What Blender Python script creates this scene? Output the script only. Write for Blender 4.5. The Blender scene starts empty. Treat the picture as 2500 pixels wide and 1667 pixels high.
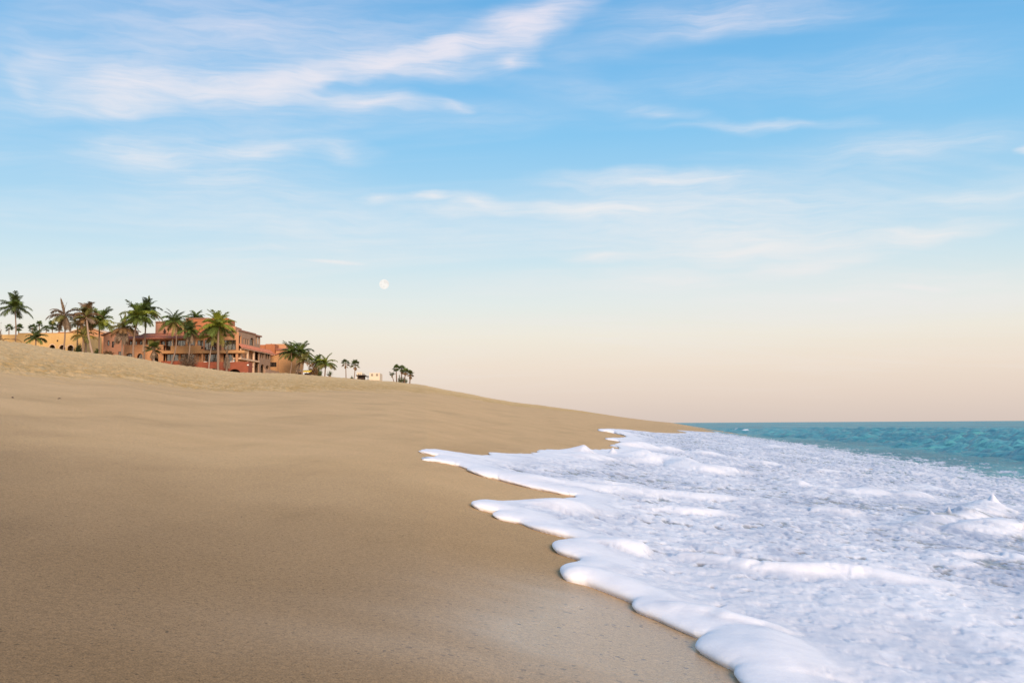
import bpy, bmesh, math, random
import numpy as np
from mathutils import Vector, Matrix

SC = bpy.context.scene
COL = SC.collection
R_ = math.radians

# ------------------------------------------------------------------ camera
F_PX, W_PX, H_PX = 2500.0, 2500.0, 1667.0          # a 36 mm lens on a 36 mm sensor
PITCH = math.atan(200.5 / F_PX)
ROLL = R_(0.337)
_f = Vector((0, math.cos(PITCH), math.sin(PITCH)))
_r0 = Vector((1, 0, 0)); _u0 = _r0.cross(_f)
_r = _r0 * math.cos(ROLL) - _u0 * math.sin(ROLL)
_u = _u0 * math.cos(ROLL) + _r0 * math.sin(ROLL)
cam_d = bpy.data.cameras.new('camera'); cam = bpy.data.objects.new('camera', cam_d); COL.objects.link(cam)
cam_d.sensor_width = 36.0; cam_d.lens = 36.0; cam_d.clip_start = 0.05; cam_d.clip_end = 30000
cam.matrix_world = Matrix((( _r.x, _u.x, -_f.x, 0), (_r.y, _u.y, -_f.y, 0), (_r.z, _u.z, -_f.z, 0), (0, 0, 0, 1)))
SC.camera = cam

def ray(px, py):
    return (_f + _r * ((px - W_PX / 2) / F_PX) + _u * ((H_PX / 2 - py) / F_PX)).normalized()
def P(px, py, depth):
    d = ray(px, py); return d * (depth / d.y)
def azel(px, py):
    d = ray(px, py); return math.degrees(math.atan2(d.x, d.y)), math.degrees(math.asin(d.z))

# ------------------------------------------------------------------ exposure, sky, sun
EXPO = 0.5
SC.view_settings.view_transform = 'Standard'; SC.view_settings.look = 'None'
SC.view_settings.exposure = EXPO; SC.view_settings.gamma = 1.0; SC.view_settings.use_curve_mapping = False
SC.cycles.max_bounces = 5; SC.cycles.diffuse_bounces = 3; SC.cycles.glossy_bounces = 3

def lin(r, g, b, k=1.0):
    def c(v):
        v /= 255.0
        return (v / 12.92 if v <= .04045 else ((v + .055) / 1.055) ** 2.4) * k
    return (c(r), c(g), c(b), 1.0)
SKYK = 2.0 ** -EXPO

SUN_EL, SUN_AZ = R_(22), R_(180 - 20)                # azimuth clockwise from +Y: low behind the camera, a little to the right
sun_dir = Vector((math.sin(SUN_AZ) * math.cos(SUN_EL), math.cos(SUN_AZ) * math.cos(SUN_EL), math.sin(SUN_EL)))
sd = bpy.data.lights.new('sun', 'SUN'); sd.energy = 3.2; sd.angle = R_(26); sd.color = (1.0, 0.74, 0.53)
sun = bpy.data.objects.new('sun', sd); COL.objects.link(sun)
sun.rotation_euler = (-sun_dir).to_track_quat('-Z', 'Y').to_euler()

world = bpy.data.worlds.new('World'); SC.world = world; world.use_nodes = True
world.cycles.sampling_method = 'NONE'        # an even sky: diffuse rays find it themselves
NT = world.node_tree; NT.nodes.clear()
class NB:                                            # small node-tree builder
    def __init__(s, nt): s.nt = nt
    def n(s, t, **kw):
        o = s.nt.nodes.new(t)
        for k, v in kw.items(): setattr(o, k, v)
        return o
    def put(s, sock, v):
        if isinstance(v, bpy.types.NodeSocket): s.nt.links.new(v, sock)
        elif v is not None: sock.default_value = v
    def m(s, op, a, b=None, c=None, clamp=False):
        o = s.n('ShaderNodeMath', operation=op, use_clamp=clamp)
        for i, v in enumerate((a, b, c)):
            if v is not None: s.put(o.inputs[i], v)
        return o.outputs[0]
    def v(s, op, a, b=None, scale=None):
        o = s.n('ShaderNodeVectorMath', operation=op)
        s.put(o.inputs[0], a)
        if b is not None: s.put(o.inputs[1], b)
        if scale is not None: s.put(o.inputs['Scale'], scale)
        return o.outputs['Value'] if op in ('DOT_PRODUCT', 'LENGTH', 'DISTANCE') else o.outputs['Vector']
    def mix(s, fac, a, b, mode='MIX'):
        o = s.n('ShaderNodeMix', data_type='RGBA', blend_type=mode)
        s.put(o.inputs[0], fac); s.put(o.inputs[6], a); s.put(o.inputs[7], b); return o.outputs[2]
    def ramp(s, fac, stops, interp='LINEAR'):
        o = s.n('ShaderNodeValToRGB'); s.put(o.inputs[0], fac); r = o.color_ramp; r.interpolation = interp
        while len(r.elements) < len(stops): r.elements.new(.5)
        for e, (p, c) in zip(r.elements, stops): e.position = p; e.color = c if len(c) == 4 else (*c, 1)
        return o.outputs[0]
    def noise(s, vec, scale, detail=2, rough=.5, dist=0.0, dim='3D'):
        o = s.n('ShaderNodeTexNoise', noise_dimensions=dim)
        s.put(o.inputs['Vector'], vec); o.inputs['Scale'].default_value = scale; o.inputs['Detail'].default_value = detail
        o.inputs['Roughness'].default_value = rough; o.inputs['Distortion'].default_value = dist; return o
    def rng(s, val, a, b, c, d, smooth=False):
        o = s.n('ShaderNodeMapRange', interpolation_type='SMOOTHSTEP' if smooth else 'LINEAR')
        s.put(o.inputs[0], val)
        for i, x in enumerate((a, b, c, d)): s.put(o.inputs[i + 1], x)
        return o.outputs[0]

def build_sky():
    b = NB(NT)
    tc = b.n('ShaderNodeTexCoord').outputs['Generated']
    sp = b.n('ShaderNodeSeparateXYZ'); NT.links.new(tc, sp.inputs[0])
    x, y, z = sp.outputs
    DEG = 180 / math.pi
    el = b.m('MULTIPLY', b.m('ARCSINE', z), DEG)
    az = b.m('MULTIPLY', b.m('ARCTAN2', x, y), DEG)
    # clear sky by elevation: dusty rose belt over the horizon, pale, then blue
    st = [(0.0, (219, 202, 193)), (1.6, (231, 212, 199)), (3.2, (239, 222, 206)), (4.9, (240, 232, 217)), (6.6, (228, 234, 230)),
          (8.8, (207, 229, 237)), (11, (182, 219, 240)), (13.4, (159, 209, 240)), (16, (134, 199, 240)), (19, (119, 189, 237)),
          (23, (103, 176, 230)), (40, (104, 162, 214)), (90, (112, 160, 206))]
    rampv = b.ramp(b.m('DIVIDE', el, 90.0, clamp=True), [(e / 90, lin(*c, SKYK)) for e, c in st])
    ns = b.n('ShaderNodeTexSky', sky_type='NISHITA', sun_disc=False)
    ns.sun_elevation = SUN_EL; ns.sun_rotation = SUN_AZ; ns.air_density = 1.0; ns.dust_density = 1.5
    nis = b.v('SCALE', ns.outputs[0], scale=0.008)
    base = b.v('ADD', b.v('SCALE', rampv, scale=0.93), nis)
    # cirrus
    V = b.n('ShaderNodeCombineXYZ'); NT.links.new(az, V.inputs[0]); NT.links.new(el, V.inputs[1]); V = V.outputs[0]
    n1 = b.noise(b.v('MULTIPLY', V, (.16, .42, 1)), 1.0, 2, .55, dim='2D')
    n2 = b.noise(b.v('MULTIPLY', V, (.5, 1.3, 1)), 1.0, 2, .6, dim='2D')
    w1 = b.v('MULTIPLY', b.v('SUBTRACT', n1.outputs['Color'], (.5, .5, .5)), (3.0, 1.3, 0))
    w2 = b.v('MULTIPLY', b.v('SUBTRACT', n2.outputs['Color'], (.5, .5, .5)), (.8, .24, 0))
    VW = b.v('ADD', b.v('ADD', V, w1), w2)
    S = [(180,178,470,210,24,.85),(430,212,660,226,24,.78),(600,226,760,200,24,.9),(730,206,800,172,15,1.05),(780,174,1060,130,17,1.15),
         (1020,134,1190,98,17,1.05),(1150,104,1420,5,27,1.05),(650,150,1230,95,42,.26),(930,172,1240,162,15,.42),(1225,160,1290,152,16,.55),
         (740,240,1050,250,12,.66),(1050,250,1140,262,8,.4),(0,262,450,244,22,.34),(100,222,420,230,30,.28),(60,240,70,170,16,.2),(70,170,170,120,18,.18),
         (190,362,480,378,24,.5),(480,374,750,350,20,.55),(750,350,900,375,18,.26),(180,420,850,448,40,.24),(250,85,900,60,34,.16),
         (885,496,1000,484,7,.5),(1000,484,1128,477,6,.68),(1128,482,1250,506,13,.56),(1000,512,1260,512,14,.3),(1250,510,1660,513,14,.95),
         (1350,440,1900,432,14,.55),(1380,475,2300,492,34,.3),(1380,632,1560,632,9,.5),(1560,630,2150,590,18,.75),(2100,588,2450,548,13,.65),
         (1450,688,1800,680,15,.5),(1800,672,2150,630,12,.75),(2183,696,2310,709,4.6,.9),(1990,728,2090,735,4,.3),(735,633,888,645,3.0,.9),
         (2488,372,2530,365,9,.6),(1600,312,2150,300,8,.26),(1900,385,2560,320,26,.26),(1420,45,2150,5,26,.28),(1480,92,2000,45,12,.18),
         (1500,255,1700,285,10,.22),(2250,482,2560,482,20,.34),(1900,215,2560,120,50,.10),(1450,215,2150,170,30,.09),(1300,560,2300,575,40,.42),(300,520,1100,560,50,.16),(1750,760,2500,700,45,.18)]
    tot = None
    for (x1, y1, x2, y2, w, I) in S:                 # each wisp: a soft stretched spindle of cirrus
        a = azel(x1, y1); c = azel(x2, y2); dx, dy = c[0] - a[0], c[1] - a[1]; wd = w / F_PX * DEG
        mp = b.n('ShaderNodeMapping', vector_type='TEXTURE'); NT.links.new(V if w < 5 else VW, mp.inputs[0])
        mp.inputs['Location'].default_value = ((a[0] + c[0]) / 2, (a[1] + c[1]) / 2, 0)
        mp.inputs['Rotation'].default_value = (0, 0, math.atan2(dy, dx))
        mp.inputs['Scale'].default_value = (math.hypot(dx, dy) * .72 + wd * 1.2, wd * 2.6, 1)
        gr = b.n('ShaderNodeTexGradient', gradient_type='QUADRATIC_SPHERE'); NT.links.new(mp.outputs[0], gr.inputs[0])
        tot = b.m('MULTIPLY', gr.outputs['Fac'], I * 2.1) if tot is None else b.m('MULTIPLY_ADD', gr.outputs['Fac'], I * 2.1, tot)
    streak = b.noise(b.v('MULTIPLY', VW, (.22, 1.9, 1)), 1.0, 4, .62, dim='2D').outputs[0]
    fib = b.noise(b.v('MULTIPLY', b.v('ADD', V, w1), (.4, 5.5, 1)), 1.0, 4, .66, 0.0, dim='2D').outputs[0]
    tot = b.m('MULTIPLY', tot, b.m('MULTIPLY', b.rng(streak, .3, .7, .62, 1.25), b.rng(fib, .3, .7, .74, 1.2)))
    # thin veil of the same cirrus over the whole sky
    den = b.m('ADD', b.m('MAXIMUM', z, 0.0), .12)
    pl = b.n('ShaderNodeCombineXYZ'); NT.links.new(b.m('DIVIDE', x, den), pl.inputs[0]); NT.links.new(b.m('DIVIDE', y, den), pl.inputs[1])
    veil = b.noise(b.v('MULTIPLY', pl.outputs[0], (.35, 1.1, 1)), 1.3, 4, .62, .6, dim='2D').outputs[0]
    tot = b.m('ADD', tot, b.m('MULTIPLY', b.rng(veil, .40, .80, 0, .38, True), b.rng(streak, .3, .7, .6, 1.3)))
    tot = b.m('MULTIPLY', tot, b.rng(el, .5, 5, 0, 1))
    tot = b.m('SUBTRACT', 1.0, b.m('POWER', 2.71828, b.m('MULTIPLY', tot, -1.25)))
    ccol = b.ramp(b.m('DIVIDE', el, 25, clamp=True), [(0, lin(240, 232, 226, SKYK)), (.45, lin(236, 238, 240, SKYK)), (1, lin(232, 228, 243, SKYK))])
    out = b.mix(tot, base, ccol)
    bg = b.n('ShaderNodeBackground'); NT.links.new(out, bg.inputs[0]); bg.inputs[1].default_value = 1.0
    wo = b.n('ShaderNodeOutputWorld'); NT.links.new(bg.outputs[0], wo.inputs[0])
build_sky()

# ------------------------------------------------------------------ helpers
def tag(o, label=None, cat=None, group=None, kind=None):
    if label: o['label'] = label
    if cat: o['category'] = cat
    if group: o['group'] = group
    if kind: o['kind'] = kind
    return o
def empty(name, loc, label=None, cat=None, group=None):
    o = bpy.data.objects.new(name, None); COL.objects.link(o); o.location = loc; o.empty_display_size = .5
    return tag(o, label, cat, group)
def link(name, me, parent=None, loc=None):
    o = bpy.data.objects.new(name, me); COL.objects.link(o)
    if parent is not None: o.parent = parent
    if loc is not None: o.location = loc
    return o
class MB:
    """collects polygons in WORLD coordinates; build() moves them into the frame of the thing"""
    def __init__(s): s.v = []; s.f = []
    def add(s, vs, fs):
        n = len(s.v); s.v += [tuple(p) for p in vs]; s.f += [tuple(i + n for i in q) for q in fs]
    def hexa(s, c):                                   # 8 corners: bottom 4 then top 4
        s.add(c, [(0, 3, 2, 1), (4, 5, 6, 7), (0, 1, 5, 4), (1, 2, 6, 5), (2, 3, 7, 6), (3, 0, 4, 7)])
    def box(s, x0, x1, y0, y1, z0, z1):
        s.hexa([(x0,y0,z0),(x1,y0,z0),(x1,y1,z0),(x0,y1,z0),(x0,y0,z1),(x1,y0,z1),(x1,y1,z1),(x0,y1,z1)])
    def tube(s, pts, rad, n=7, caps=True):
        pts = [Vector(p) for p in pts]; N = len(pts); vs = []; fs = []
        for i, p in enumerate(pts):
            t = (pts[min(i + 1, N - 1)] - pts[max(i - 1, 0)]).normalized()
            a = t.cross(Vector((0.31, 0.95, 0.05))).normalized(); b = t.cross(a)
            r = rad[i] if isinstance(rad, (list, tuple)) else rad
            for k in range(n):
                an = 2 * math.pi * k / n; vs.append(p + a * (r * math.cos(an)) + b * (r * math.sin(an)))
        for i in range(N - 1):
            for k in range(n):
                k2 = (k + 1) % n; fs.append((i * n + k, i * n + k2, (i + 1) * n + k2, (i + 1) * n + k))
        if caps: fs += [tuple(reversed(range(n))), tuple(range((N - 1) * n, N * n))]
        s.add(vs, fs)
    def mesh(s, name, mat, origin=(0, 0, 0), smooth=False):
        me = bpy.data.meshes.new(name); ox, oy, oz = origin
        me.from_pydata([(x - ox, y - oy, z - oz) for x, y, z in s.v], [], s.f)
        if mat: me.materials.append(mat)
        if smooth: me.polygons.foreach_set('use_smooth', [True] * len(me.polygons))
        me.update(); return me
    def build(s, name, mat, thing=None, origin=None, parent=None, smooth=False):
        """thing: top-level Empty (supplies the frame); parent: a part inside it"""
        org = tuple(origin) if origin is not None else (tuple(thing.location) if thing else (0, 0, 0))
        o = link(name, s.mesh(name, mat, org, smooth), parent or thing)
        if thing is None and parent is None: o.location = org
        return o

# vectorised gradient noise ------------------------------------------------
def _hash(ix, iy, seed):
    h = (ix.astype(np.int64) * 374761393 + iy.astype(np.int64) * 668265263 + seed * 974634777) & 0xFFFFFFFF
    h = ((h ^ (h >> 13)) * 1274126177) & 0xFFFFFFFF
    return (h ^ (h >> 16)) & 0xFFFFFFFF
def pnoise(x, y, seed=0):
    ix = np.floor(x); iy = np.floor(y); fx = x - ix; fy = y - iy
    ux = fx * fx * fx * (fx * (fx * 6 - 15) + 10); uy = fy * fy * fy * (fy * (fy * 6 - 15) + 10)
    def g(dx, dy):
        a = _hash(ix + dx, iy + dy, seed).astype(np.float64) * (2 * math.pi / 4294967296.0)
        return np.cos(a) * (fx - dx) + np.sin(a) * (fy - dy)
    a = g(0, 0); b = g(1, 0); c = g(0, 1); d = g(1, 1)
    return 1.5 * ((a + (b - a) * ux) * (1 - uy) + (c + (d - c) * ux) * uy)
def fbm(x, y, o=4, seed=0, gain=.5):
    t = 0; a = 1; s = 0
    for i in range(o):
        t = t + a * pnoise(x, y, seed + i * 17); s += a; a *= gain; x = x * 2.03 + 5.7; y = y * 2.03 - 3.1
    return t / s * 1.3
def sstep(a, b, x):
    t = np.clip((x - a) / (b - a), 0, 1); return t * t * (3 - 2 * t)

# ------------------------------------------------------------------ terrain
VPX = 1640.0
_vd = ray(VPX, 1031.7); BETA = math.atan2(_vd.x, _vd.y)           # shoreline heading, clockwise from +Y
CB, SB = math.cos(BETA), math.sin(BETA)
def to_beach(x, y): return x * CB - y * SB, x * SB + y * CB      # (seaward offset, distance along the shore)
def to_world(q, s): return q * CB + s * SB, -q * SB + s * CB
HE, DC, SEA = 0.60, 25.0, -1.42
sky_pts = [(-300,795),(0,830),(90,845),(180,858),(300,868),(420,890),(520,903),(580,909),(640,911),(760,916),(840,922),(900,927),(960,932),(1040,941),
           (1150,963),(1250,981),(1400,1000),(1480,1012),(1550,1022),(1600,1028)]
_ma, _mm = [], []
for px, py in sky_pts:
    d = ray(px, py); q, s = to_beach(d.x, d.y); _ma.append(math.atan2(-q, s)); _mm.append(d.z / -q)
_o = np.argsort(_ma); MA = np.array(_ma)[_o]; MM = np.clip(np.array(_mm)[_o], .09, .17)
def base_z(q, s):
    """sand height without small relief; q seaward, s along the shore"""
    D = np.maximum(-q, 0.0)
    M = np.interp(np.arctan2(D, np.maximum(s, .5)), MA, MM)
    zc = M * DC
    sl = (zc + HE) / DC
    t = D / DC
    face = -HE + sl * D
    back = zc + (np.minimum(D, 120) - DC) * M * .93
    z = np.where(D < DC, face, back)
    qs = np.maximum(q, 0)
    z = np.where(q > 0, -HE - .10 * qs, z)
    return np.maximum(z, -5.0)
def dry_mask(q, s):
    D = -q
    lim = np.interp(s, [0, 10, 18, 30, 60, 110, 250, 600], [8.2, 8.2, 8.4, 9.5, 13.0, 12.5, 17.0, 22.0])
    w = .9 * fbm(s * .18, D * .5, 3, 5) + .35 * fbm(s * .9, D * 1.6, 2, 9)
    return sstep(-.7, .9, D - lim - w * np.minimum(1, lim / 10) * 1.2)
def relief(q, s, r):
    D = -q; dry = dry_mask(q, s)
    fade = 1 / (1 + (r / 260.0) ** 2)
    lump = fbm(s * .8, D * 1.2, 4, 21)                             # churned, trodden sand
    foot = np.abs(fbm(s * 1.5, D * 3.6, 3, 31)); pit = -np.maximum(0, .32 - foot)
    h = dry * fade * (.035 * lump + .17 * pit + .035 * fbm(s * 3, D * 5, 3, 41, .6))
    h = h + dry * .10 * fbm(s * .12, D * .2, 2, 43) * sstep(10, 22, D)
    smooth = (1 - dry) * (.005 * fbm(s * .22, D * .9, 2, 51) + .002 * fbm(s * .6, D * 2.2, 2, 52)) * sstep(.5, 3, D)
    return h + smooth
def ground_z(x, y):
    q, s = to_beach(np.asarray(x, float), np.asarray(y, float)); return base_z(q, s)
def hit(px, py, fn=None, rmax=400):
    """first point of the sand under a viewing ray"""
    d = ray(px, py); t = np.geomspace(.5, rmax, 6000)
    q, s = to_beach(d.x * t, d.y * t)
    zz = (fn or base_z)(q, s)
    k = np.argmax(d.z * t < zz)
    return q[k], s[k]

def grid_mesh(name, X, Y, Z, attrs, mat, keep=None, wrap=False):
    nr, na = X.shape
    idx = np.arange(nr * na).reshape(nr, na)
    a = idx[:-1, :-1]; b = idx[:-1, 1:]; c = idx[1:, 1:]; d = idx[1:, :-1]
    quads = np.stack([a, b, c, d], -1).reshape(-1, 4)              # az clockwise x r outward
    if wrap:
        w = np.stack([idx[:-1, -1], idx[:-1, 0], idx[1:, 0], idx[1:, -1]], -1); quads = np.vstack([quads, w])
    quads = quads[:, ::-1]
    if keep is not None:
        kf = keep.reshape(-1); quads = quads[kf[quads].any(1)]
    used = np.zeros(nr * na, bool); used[quads.reshape(-1)] = True
    remap = np.cumsum(used) - 1; quads = remap[quads]
    V = np.stack([X, Y, Z], -1).reshape(-1, 3)[used]
    me = bpy.data.meshes.new(name)
    me.vertices.add(len(V)); me.vertices.foreach_set('co', V.astype(np.float32).reshape(-1))
    me.loops.add(quads.size); me.loops.foreach_set('vertex_index', quads.astype(np.int32).reshape(-1))
    me.polygons.add(len(quads)); me.polygons.foreach_set('loop_start', np.arange(0, quads.size, 4, dtype=np.int32))
    me.update(calc_edges=True)
    me.polygons.foreach_set('use_smooth', np.ones(len(quads), bool))
    for k, arr in attrs.items():
        at = me.attributes.new(k, 'FLOAT', 'POINT'); at.data.foreach_set('value', arr.reshape(-1)[used].astype(np.float32))
    me.materials.append(mat)
    return link(name, me)

def steps(edges):                                                   # [(to, dln)...] growing radii
    r = [edges[0]]
    for to, k in edges[1:]:
        while r[-1] < to: r.append(r[-1] * (1 + k))
    return np.array(r)

# ------------------------------------------------------------------ materials
def new_mat(name):
    m = bpy.data.materials.new(name); m.use_nodes = True; m.node_tree.nodes.clear(); return m, NB(m.node_tree)
def finish(m, b, sh):
    o = b.n('ShaderNodeOutputMaterial'); m.node_tree.links.new(sh, o.inputs[0]); return m
def bsdf(b, color, rough=.6, spec=.5, normal=None, ior=None, **kw):
    o = b.n('ShaderNodeBsdfPrincipled'); b.put(o.inputs['Base Color'], color); b.put(o.inputs['Roughness'], rough)
    b.put(o.inputs['Specular IOR Level'], spec)
    if normal is not None: b.put(o.inputs['Normal'], normal)
    if ior: o.inputs['IOR'].default_value = ior
    for k, v in kw.items(): b.put(o.inputs[k], v)
    return o.outputs[0]
def bump(b, h, strength, dist, normal=None):
    o = b.n('ShaderNodeBump'); b.put(o.inputs['Height'], h); o.inputs['Strength'].default_value = strength
    o.inputs['Distance'].default_value = dist
    if normal is not None: b.put(o.inputs['Normal'], normal)
    return o.outputs[0]
def attr(b, nm):
    return b.n('ShaderNodeAttribute', attribute_name=nm).outputs['Fac']

def mat_sand():
    m, b = new_mat('sand'); pos = b.n('ShaderNodeNewGeometry').outputs['Position']
    dry = attr(b, 'dry'); damp_vignette = attr(b, 'damp_vignette'); film = attr(b, 'film'); straw = attr(b, 'straw')
    mot = b.noise(b.v('MULTIPLY', pos, (1, 1, 1)), 1.1, 4, .6).outputs[0]
    smooth = b.mix(b.rng(mot, .3, .7, 0, 1), (.60, .392, .192, 1), (.67, .444, .225, 1))
    drycol = b.mix(b.rng(mot, .35, .65, 0, 1), (.67, .445, .205, 1), (.75, .515, .25, 1))
    col = b.mix(dry, smooth, drycol)
    col = b.mix(b.m('MULTIPLY', b.m('MULTIPLY', straw, b.rng(b.noise(b.v('MULTIPLY', pos, (5, 2.2, 5)), 1.0, 5, .7).outputs[0],   .36, .62, .15, 1)), .85), col, (.50, .305, .10, 1))
    g1 = b.noise(pos, 260, 2, .6).outputs[0]; g2 = b.noise(pos, 85, 2, .6).outputs[0]; g3 = b.noise(pos, 620, 1, .5).outputs[0]
    grain = b.m('ADD', b.m('MULTIPLY', g1, .5), b.m('ADD', b.m('MULTIPLY', g2, .25), b.m('MULTIPLY', g3, .25)))
    col = b.mix(1.0, col, b.ramp(grain, [(.32, (.42, .42, .42)), (.5, (1, 1, 1)), (.68, (1.5, 1.47, 1.42))]), 'MULTIPLY')
    dk = b.n('ShaderNodeTexVoronoi'); b.put(dk.inputs['Vector'], pos); dk.inputs['Scale'].default_value = 55
    spot = b.m('MULTIPLY', b.m('LESS_THAN', dk.outputs['Distance'], .20), b.m('GREATER_THAN', b.noise(pos, 23, 1).outputs[0], .60))
    col = b.mix(b.m('MULTIPLY', spot, .55), col, (.10, .075, .055, 1))
    dr = b.n('ShaderNodeTexVoronoi'); b.put(dr.inputs['Vector'], pos); dr.inputs['Scale'].default_value = 26
    col = b.mix(b.m('MULTIPLY', b.m('MULTIPLY', b.m('LESS_THAN', dr.outputs['Distance'], .19), b.m('GREATER_THAN', b.noise(pos, 11, 1).outputs[0], .52)), b.m('MULTIPLY', film, .6)), col, (.08, .06, .045, 1))
    col = b.mix(damp_vignette, col, b.mix(1.0, col, (.40, .385, .385, 1), 'MULTIPLY'))  # wet sand and the painted vignette both darken the colour here
    rough = b.rng(film, 0, 1, .85, .27)
    st = b.noise(b.v('MULTIPLY', pos, (8, 120, 60)), 1.0, 3, .6).outputs[0]
    nrm = bump(b, b.m('MULTIPLY', grain, b.m('SUBTRACT', 1.0, b.m('MULTIPLY', film, .75))), .55, .006)
    nrm = bump(b, b.m('MULTIPLY', st, film), .4, .006, nrm)
    nrm = bump(b, b.m('MULTIPLY', b.noise(b.v('MULTIPLY', pos, (9, 4, 9)), 1.0, 5, .7).outputs[0], dry), .55, .14, nrm)
    spec = b.rng(film, 0, 1, .12, 1.0)
    return finish(m, b, bsdf(b, col, rough, spec, nrm))

def water_shader(b, pos, near=True):
    """sea water: teal body colour with a rippled skin that mirrors the sky"""
    big = b.noise(b.v('MULTIPLY', pos, (.05, .05, 1)), 1.0, 3, .6).outputs[0]
    col = b.mix(b.rng(big, .35, .65, 0, 1), (.04, .24, .285, 1), (.115, .40, .435, 1))
    rp = b.noise(b.v('MULTIPLY', pos, (1.3, 2.0, 1)), 1.0, 5, .62).outputs[0]
    rp2 = b.noise(b.v('MULTIPLY', pos, (.16, .26, 1)), 1.0, 3, .6).outputs[0]
    rp3 = b.noise(b.v('MULTIPLY', pos, (5, 7, 3)), 1.0, 4, .65).outputs[0]
    nrm = bump(b, rp2, .8, .9); nrm = bump(b, rp, .9, .42, nrm); nrm = bump(b, rp3, .7, .07, nrm)
    df = b.n('ShaderNodeBsdfDiffuse'); b.put(df.inputs[0], col); b.put(df.inputs['Normal'], nrm)
    gl = b.n('ShaderNodeBsdfGlossy'); gl.inputs['Roughness'].default_value = .14; b.put(gl.inputs['Normal'], nrm)
    fr = b.n('ShaderNodeFresnel'); fr.inputs[0].default_value = 1.33; b.put(fr.inputs['Normal'], nrm)
    mx = b.n('ShaderNodeMixShader'); b.put(mx.inputs[0], b.m('MINIMUM', fr.outputs[0], .34)); b.put(mx.inputs[1], df.outputs[0]); b.put(mx.inputs[2], gl.outputs[0])
    return mx.outputs[0]
def mat_sea():
    m, b = new_mat('sea_water'); pos = b.n('ShaderNodeNewGeometry').outputs['Position']
    return finish(m, b, water_shader(b, pos))
def mat_foam():
    m, b = new_mat('sea_foam'); pos = b.n('ShaderNodeNewGeometry').outputs['Position']
    cov = attr(b, 'cover'); sea = attr(b, 'sea')
    fine = b.noise(pos, 60, 3, .65).outputs[0]; mid = b.noise(b.v('MULTIPLY', pos, (14, 14, 14)), 1.0, 4, .6).outputs[0]
    bub = b.n('ShaderNodeTexVoronoi'); b.put(bub.inputs['Vector'], pos); bub.inputs['Scale'].default_value = 150
    h = b.m('ADD', b.m('MULTIPLY', fine, .6), b.m('MULTIPLY', bub.outputs['Distance'], .4))
    nrm = bump(b, h, .20, .005); nrm = bump(b, mid, .14, .02, nrm)
    dens = attr(b, 'dens')
    fcol = b.mix(b.rng(b.m('ADD', dens, b.m('MULTIPLY', b.m('SUBTRACT', mid, .5), .5)), 0, 1, 0, 1), (.36, .405, .505, 1), (.80, .80, .83, 1))
    foam = bsdf(b, fcol, .8, .15, nrm)
    pb = b.nt.nodes[[n.name for n in b.nt.nodes if n.type == 'BSDF_PRINCIPLED'][0]]
    pb.inputs['Subsurface Weight'].default_value = .8; pb.inputs['Subsurface Radius'].default_value = (1.0, .95, .9); pb.inputs['Subsurface Scale'].default_value = .028
    fn = bump(b, mid, .35, .02)
    film = bsdf(b, b.mix(b.rng(mid, .3, .7, 0, 1), (.22, .20, .19, 1), (.38, .36, .355, 1)), .22, .5, fn, ior=1.33)
    wat = water_shader(b, pos)
    s1 = b.n('ShaderNodeMixShader'); b.put(s1.inputs[0], sea); b.put(s1.inputs[1], film); b.put(s1.inputs[2], wat)
    edge = b.rng(b.m('ADD', cov, b.m('MULTIPLY', b.m('SUBTRACT', mid, .5), .7)), .05, .80, 0, 1, True)
    s2 = b.n('ShaderNodeMixShader'); b.put(s2.inputs[0], edge); b.put(s2.inputs[1], s1.outputs[0]); b.put(s2.inputs[2], foam)
    return finish(m, b, s2.outputs[0])

def mat_plain(name, c, rough=.8, var=.12, scale=1.2, spec=.25, bumpk=.0, c2=None):
    m, b = new_mat(name); pos = b.n('ShaderNodeNewGeometry').outputs['Position']
    n = b.noise(pos, scale, 5, .62).outputs[0]
    lo = tuple(v * (1 - var) for v in c) + (1,); hi = tuple(min(1, v * (1 + var)) for v in c) + (1,)
    col = b.mix(b.rng(n, .3, .7, 0, 1), lo, hi)
    if c2:
        n2 = b.noise(b.v('MULTIPLY', pos, (.5, .5, .16)), 1.0, 4, .65).outputs[0]
        col = b.mix(b.rng(n2, .52, .74, 0, .7), col, (*c2, 1))
    nrm = bump(b, b.noise(pos, scale * 12, 3, .6).outputs[0], bumpk, .03) if bumpk else None
    return finish(m, b, bsdf(b, col, rough, spec, nrm))

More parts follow.
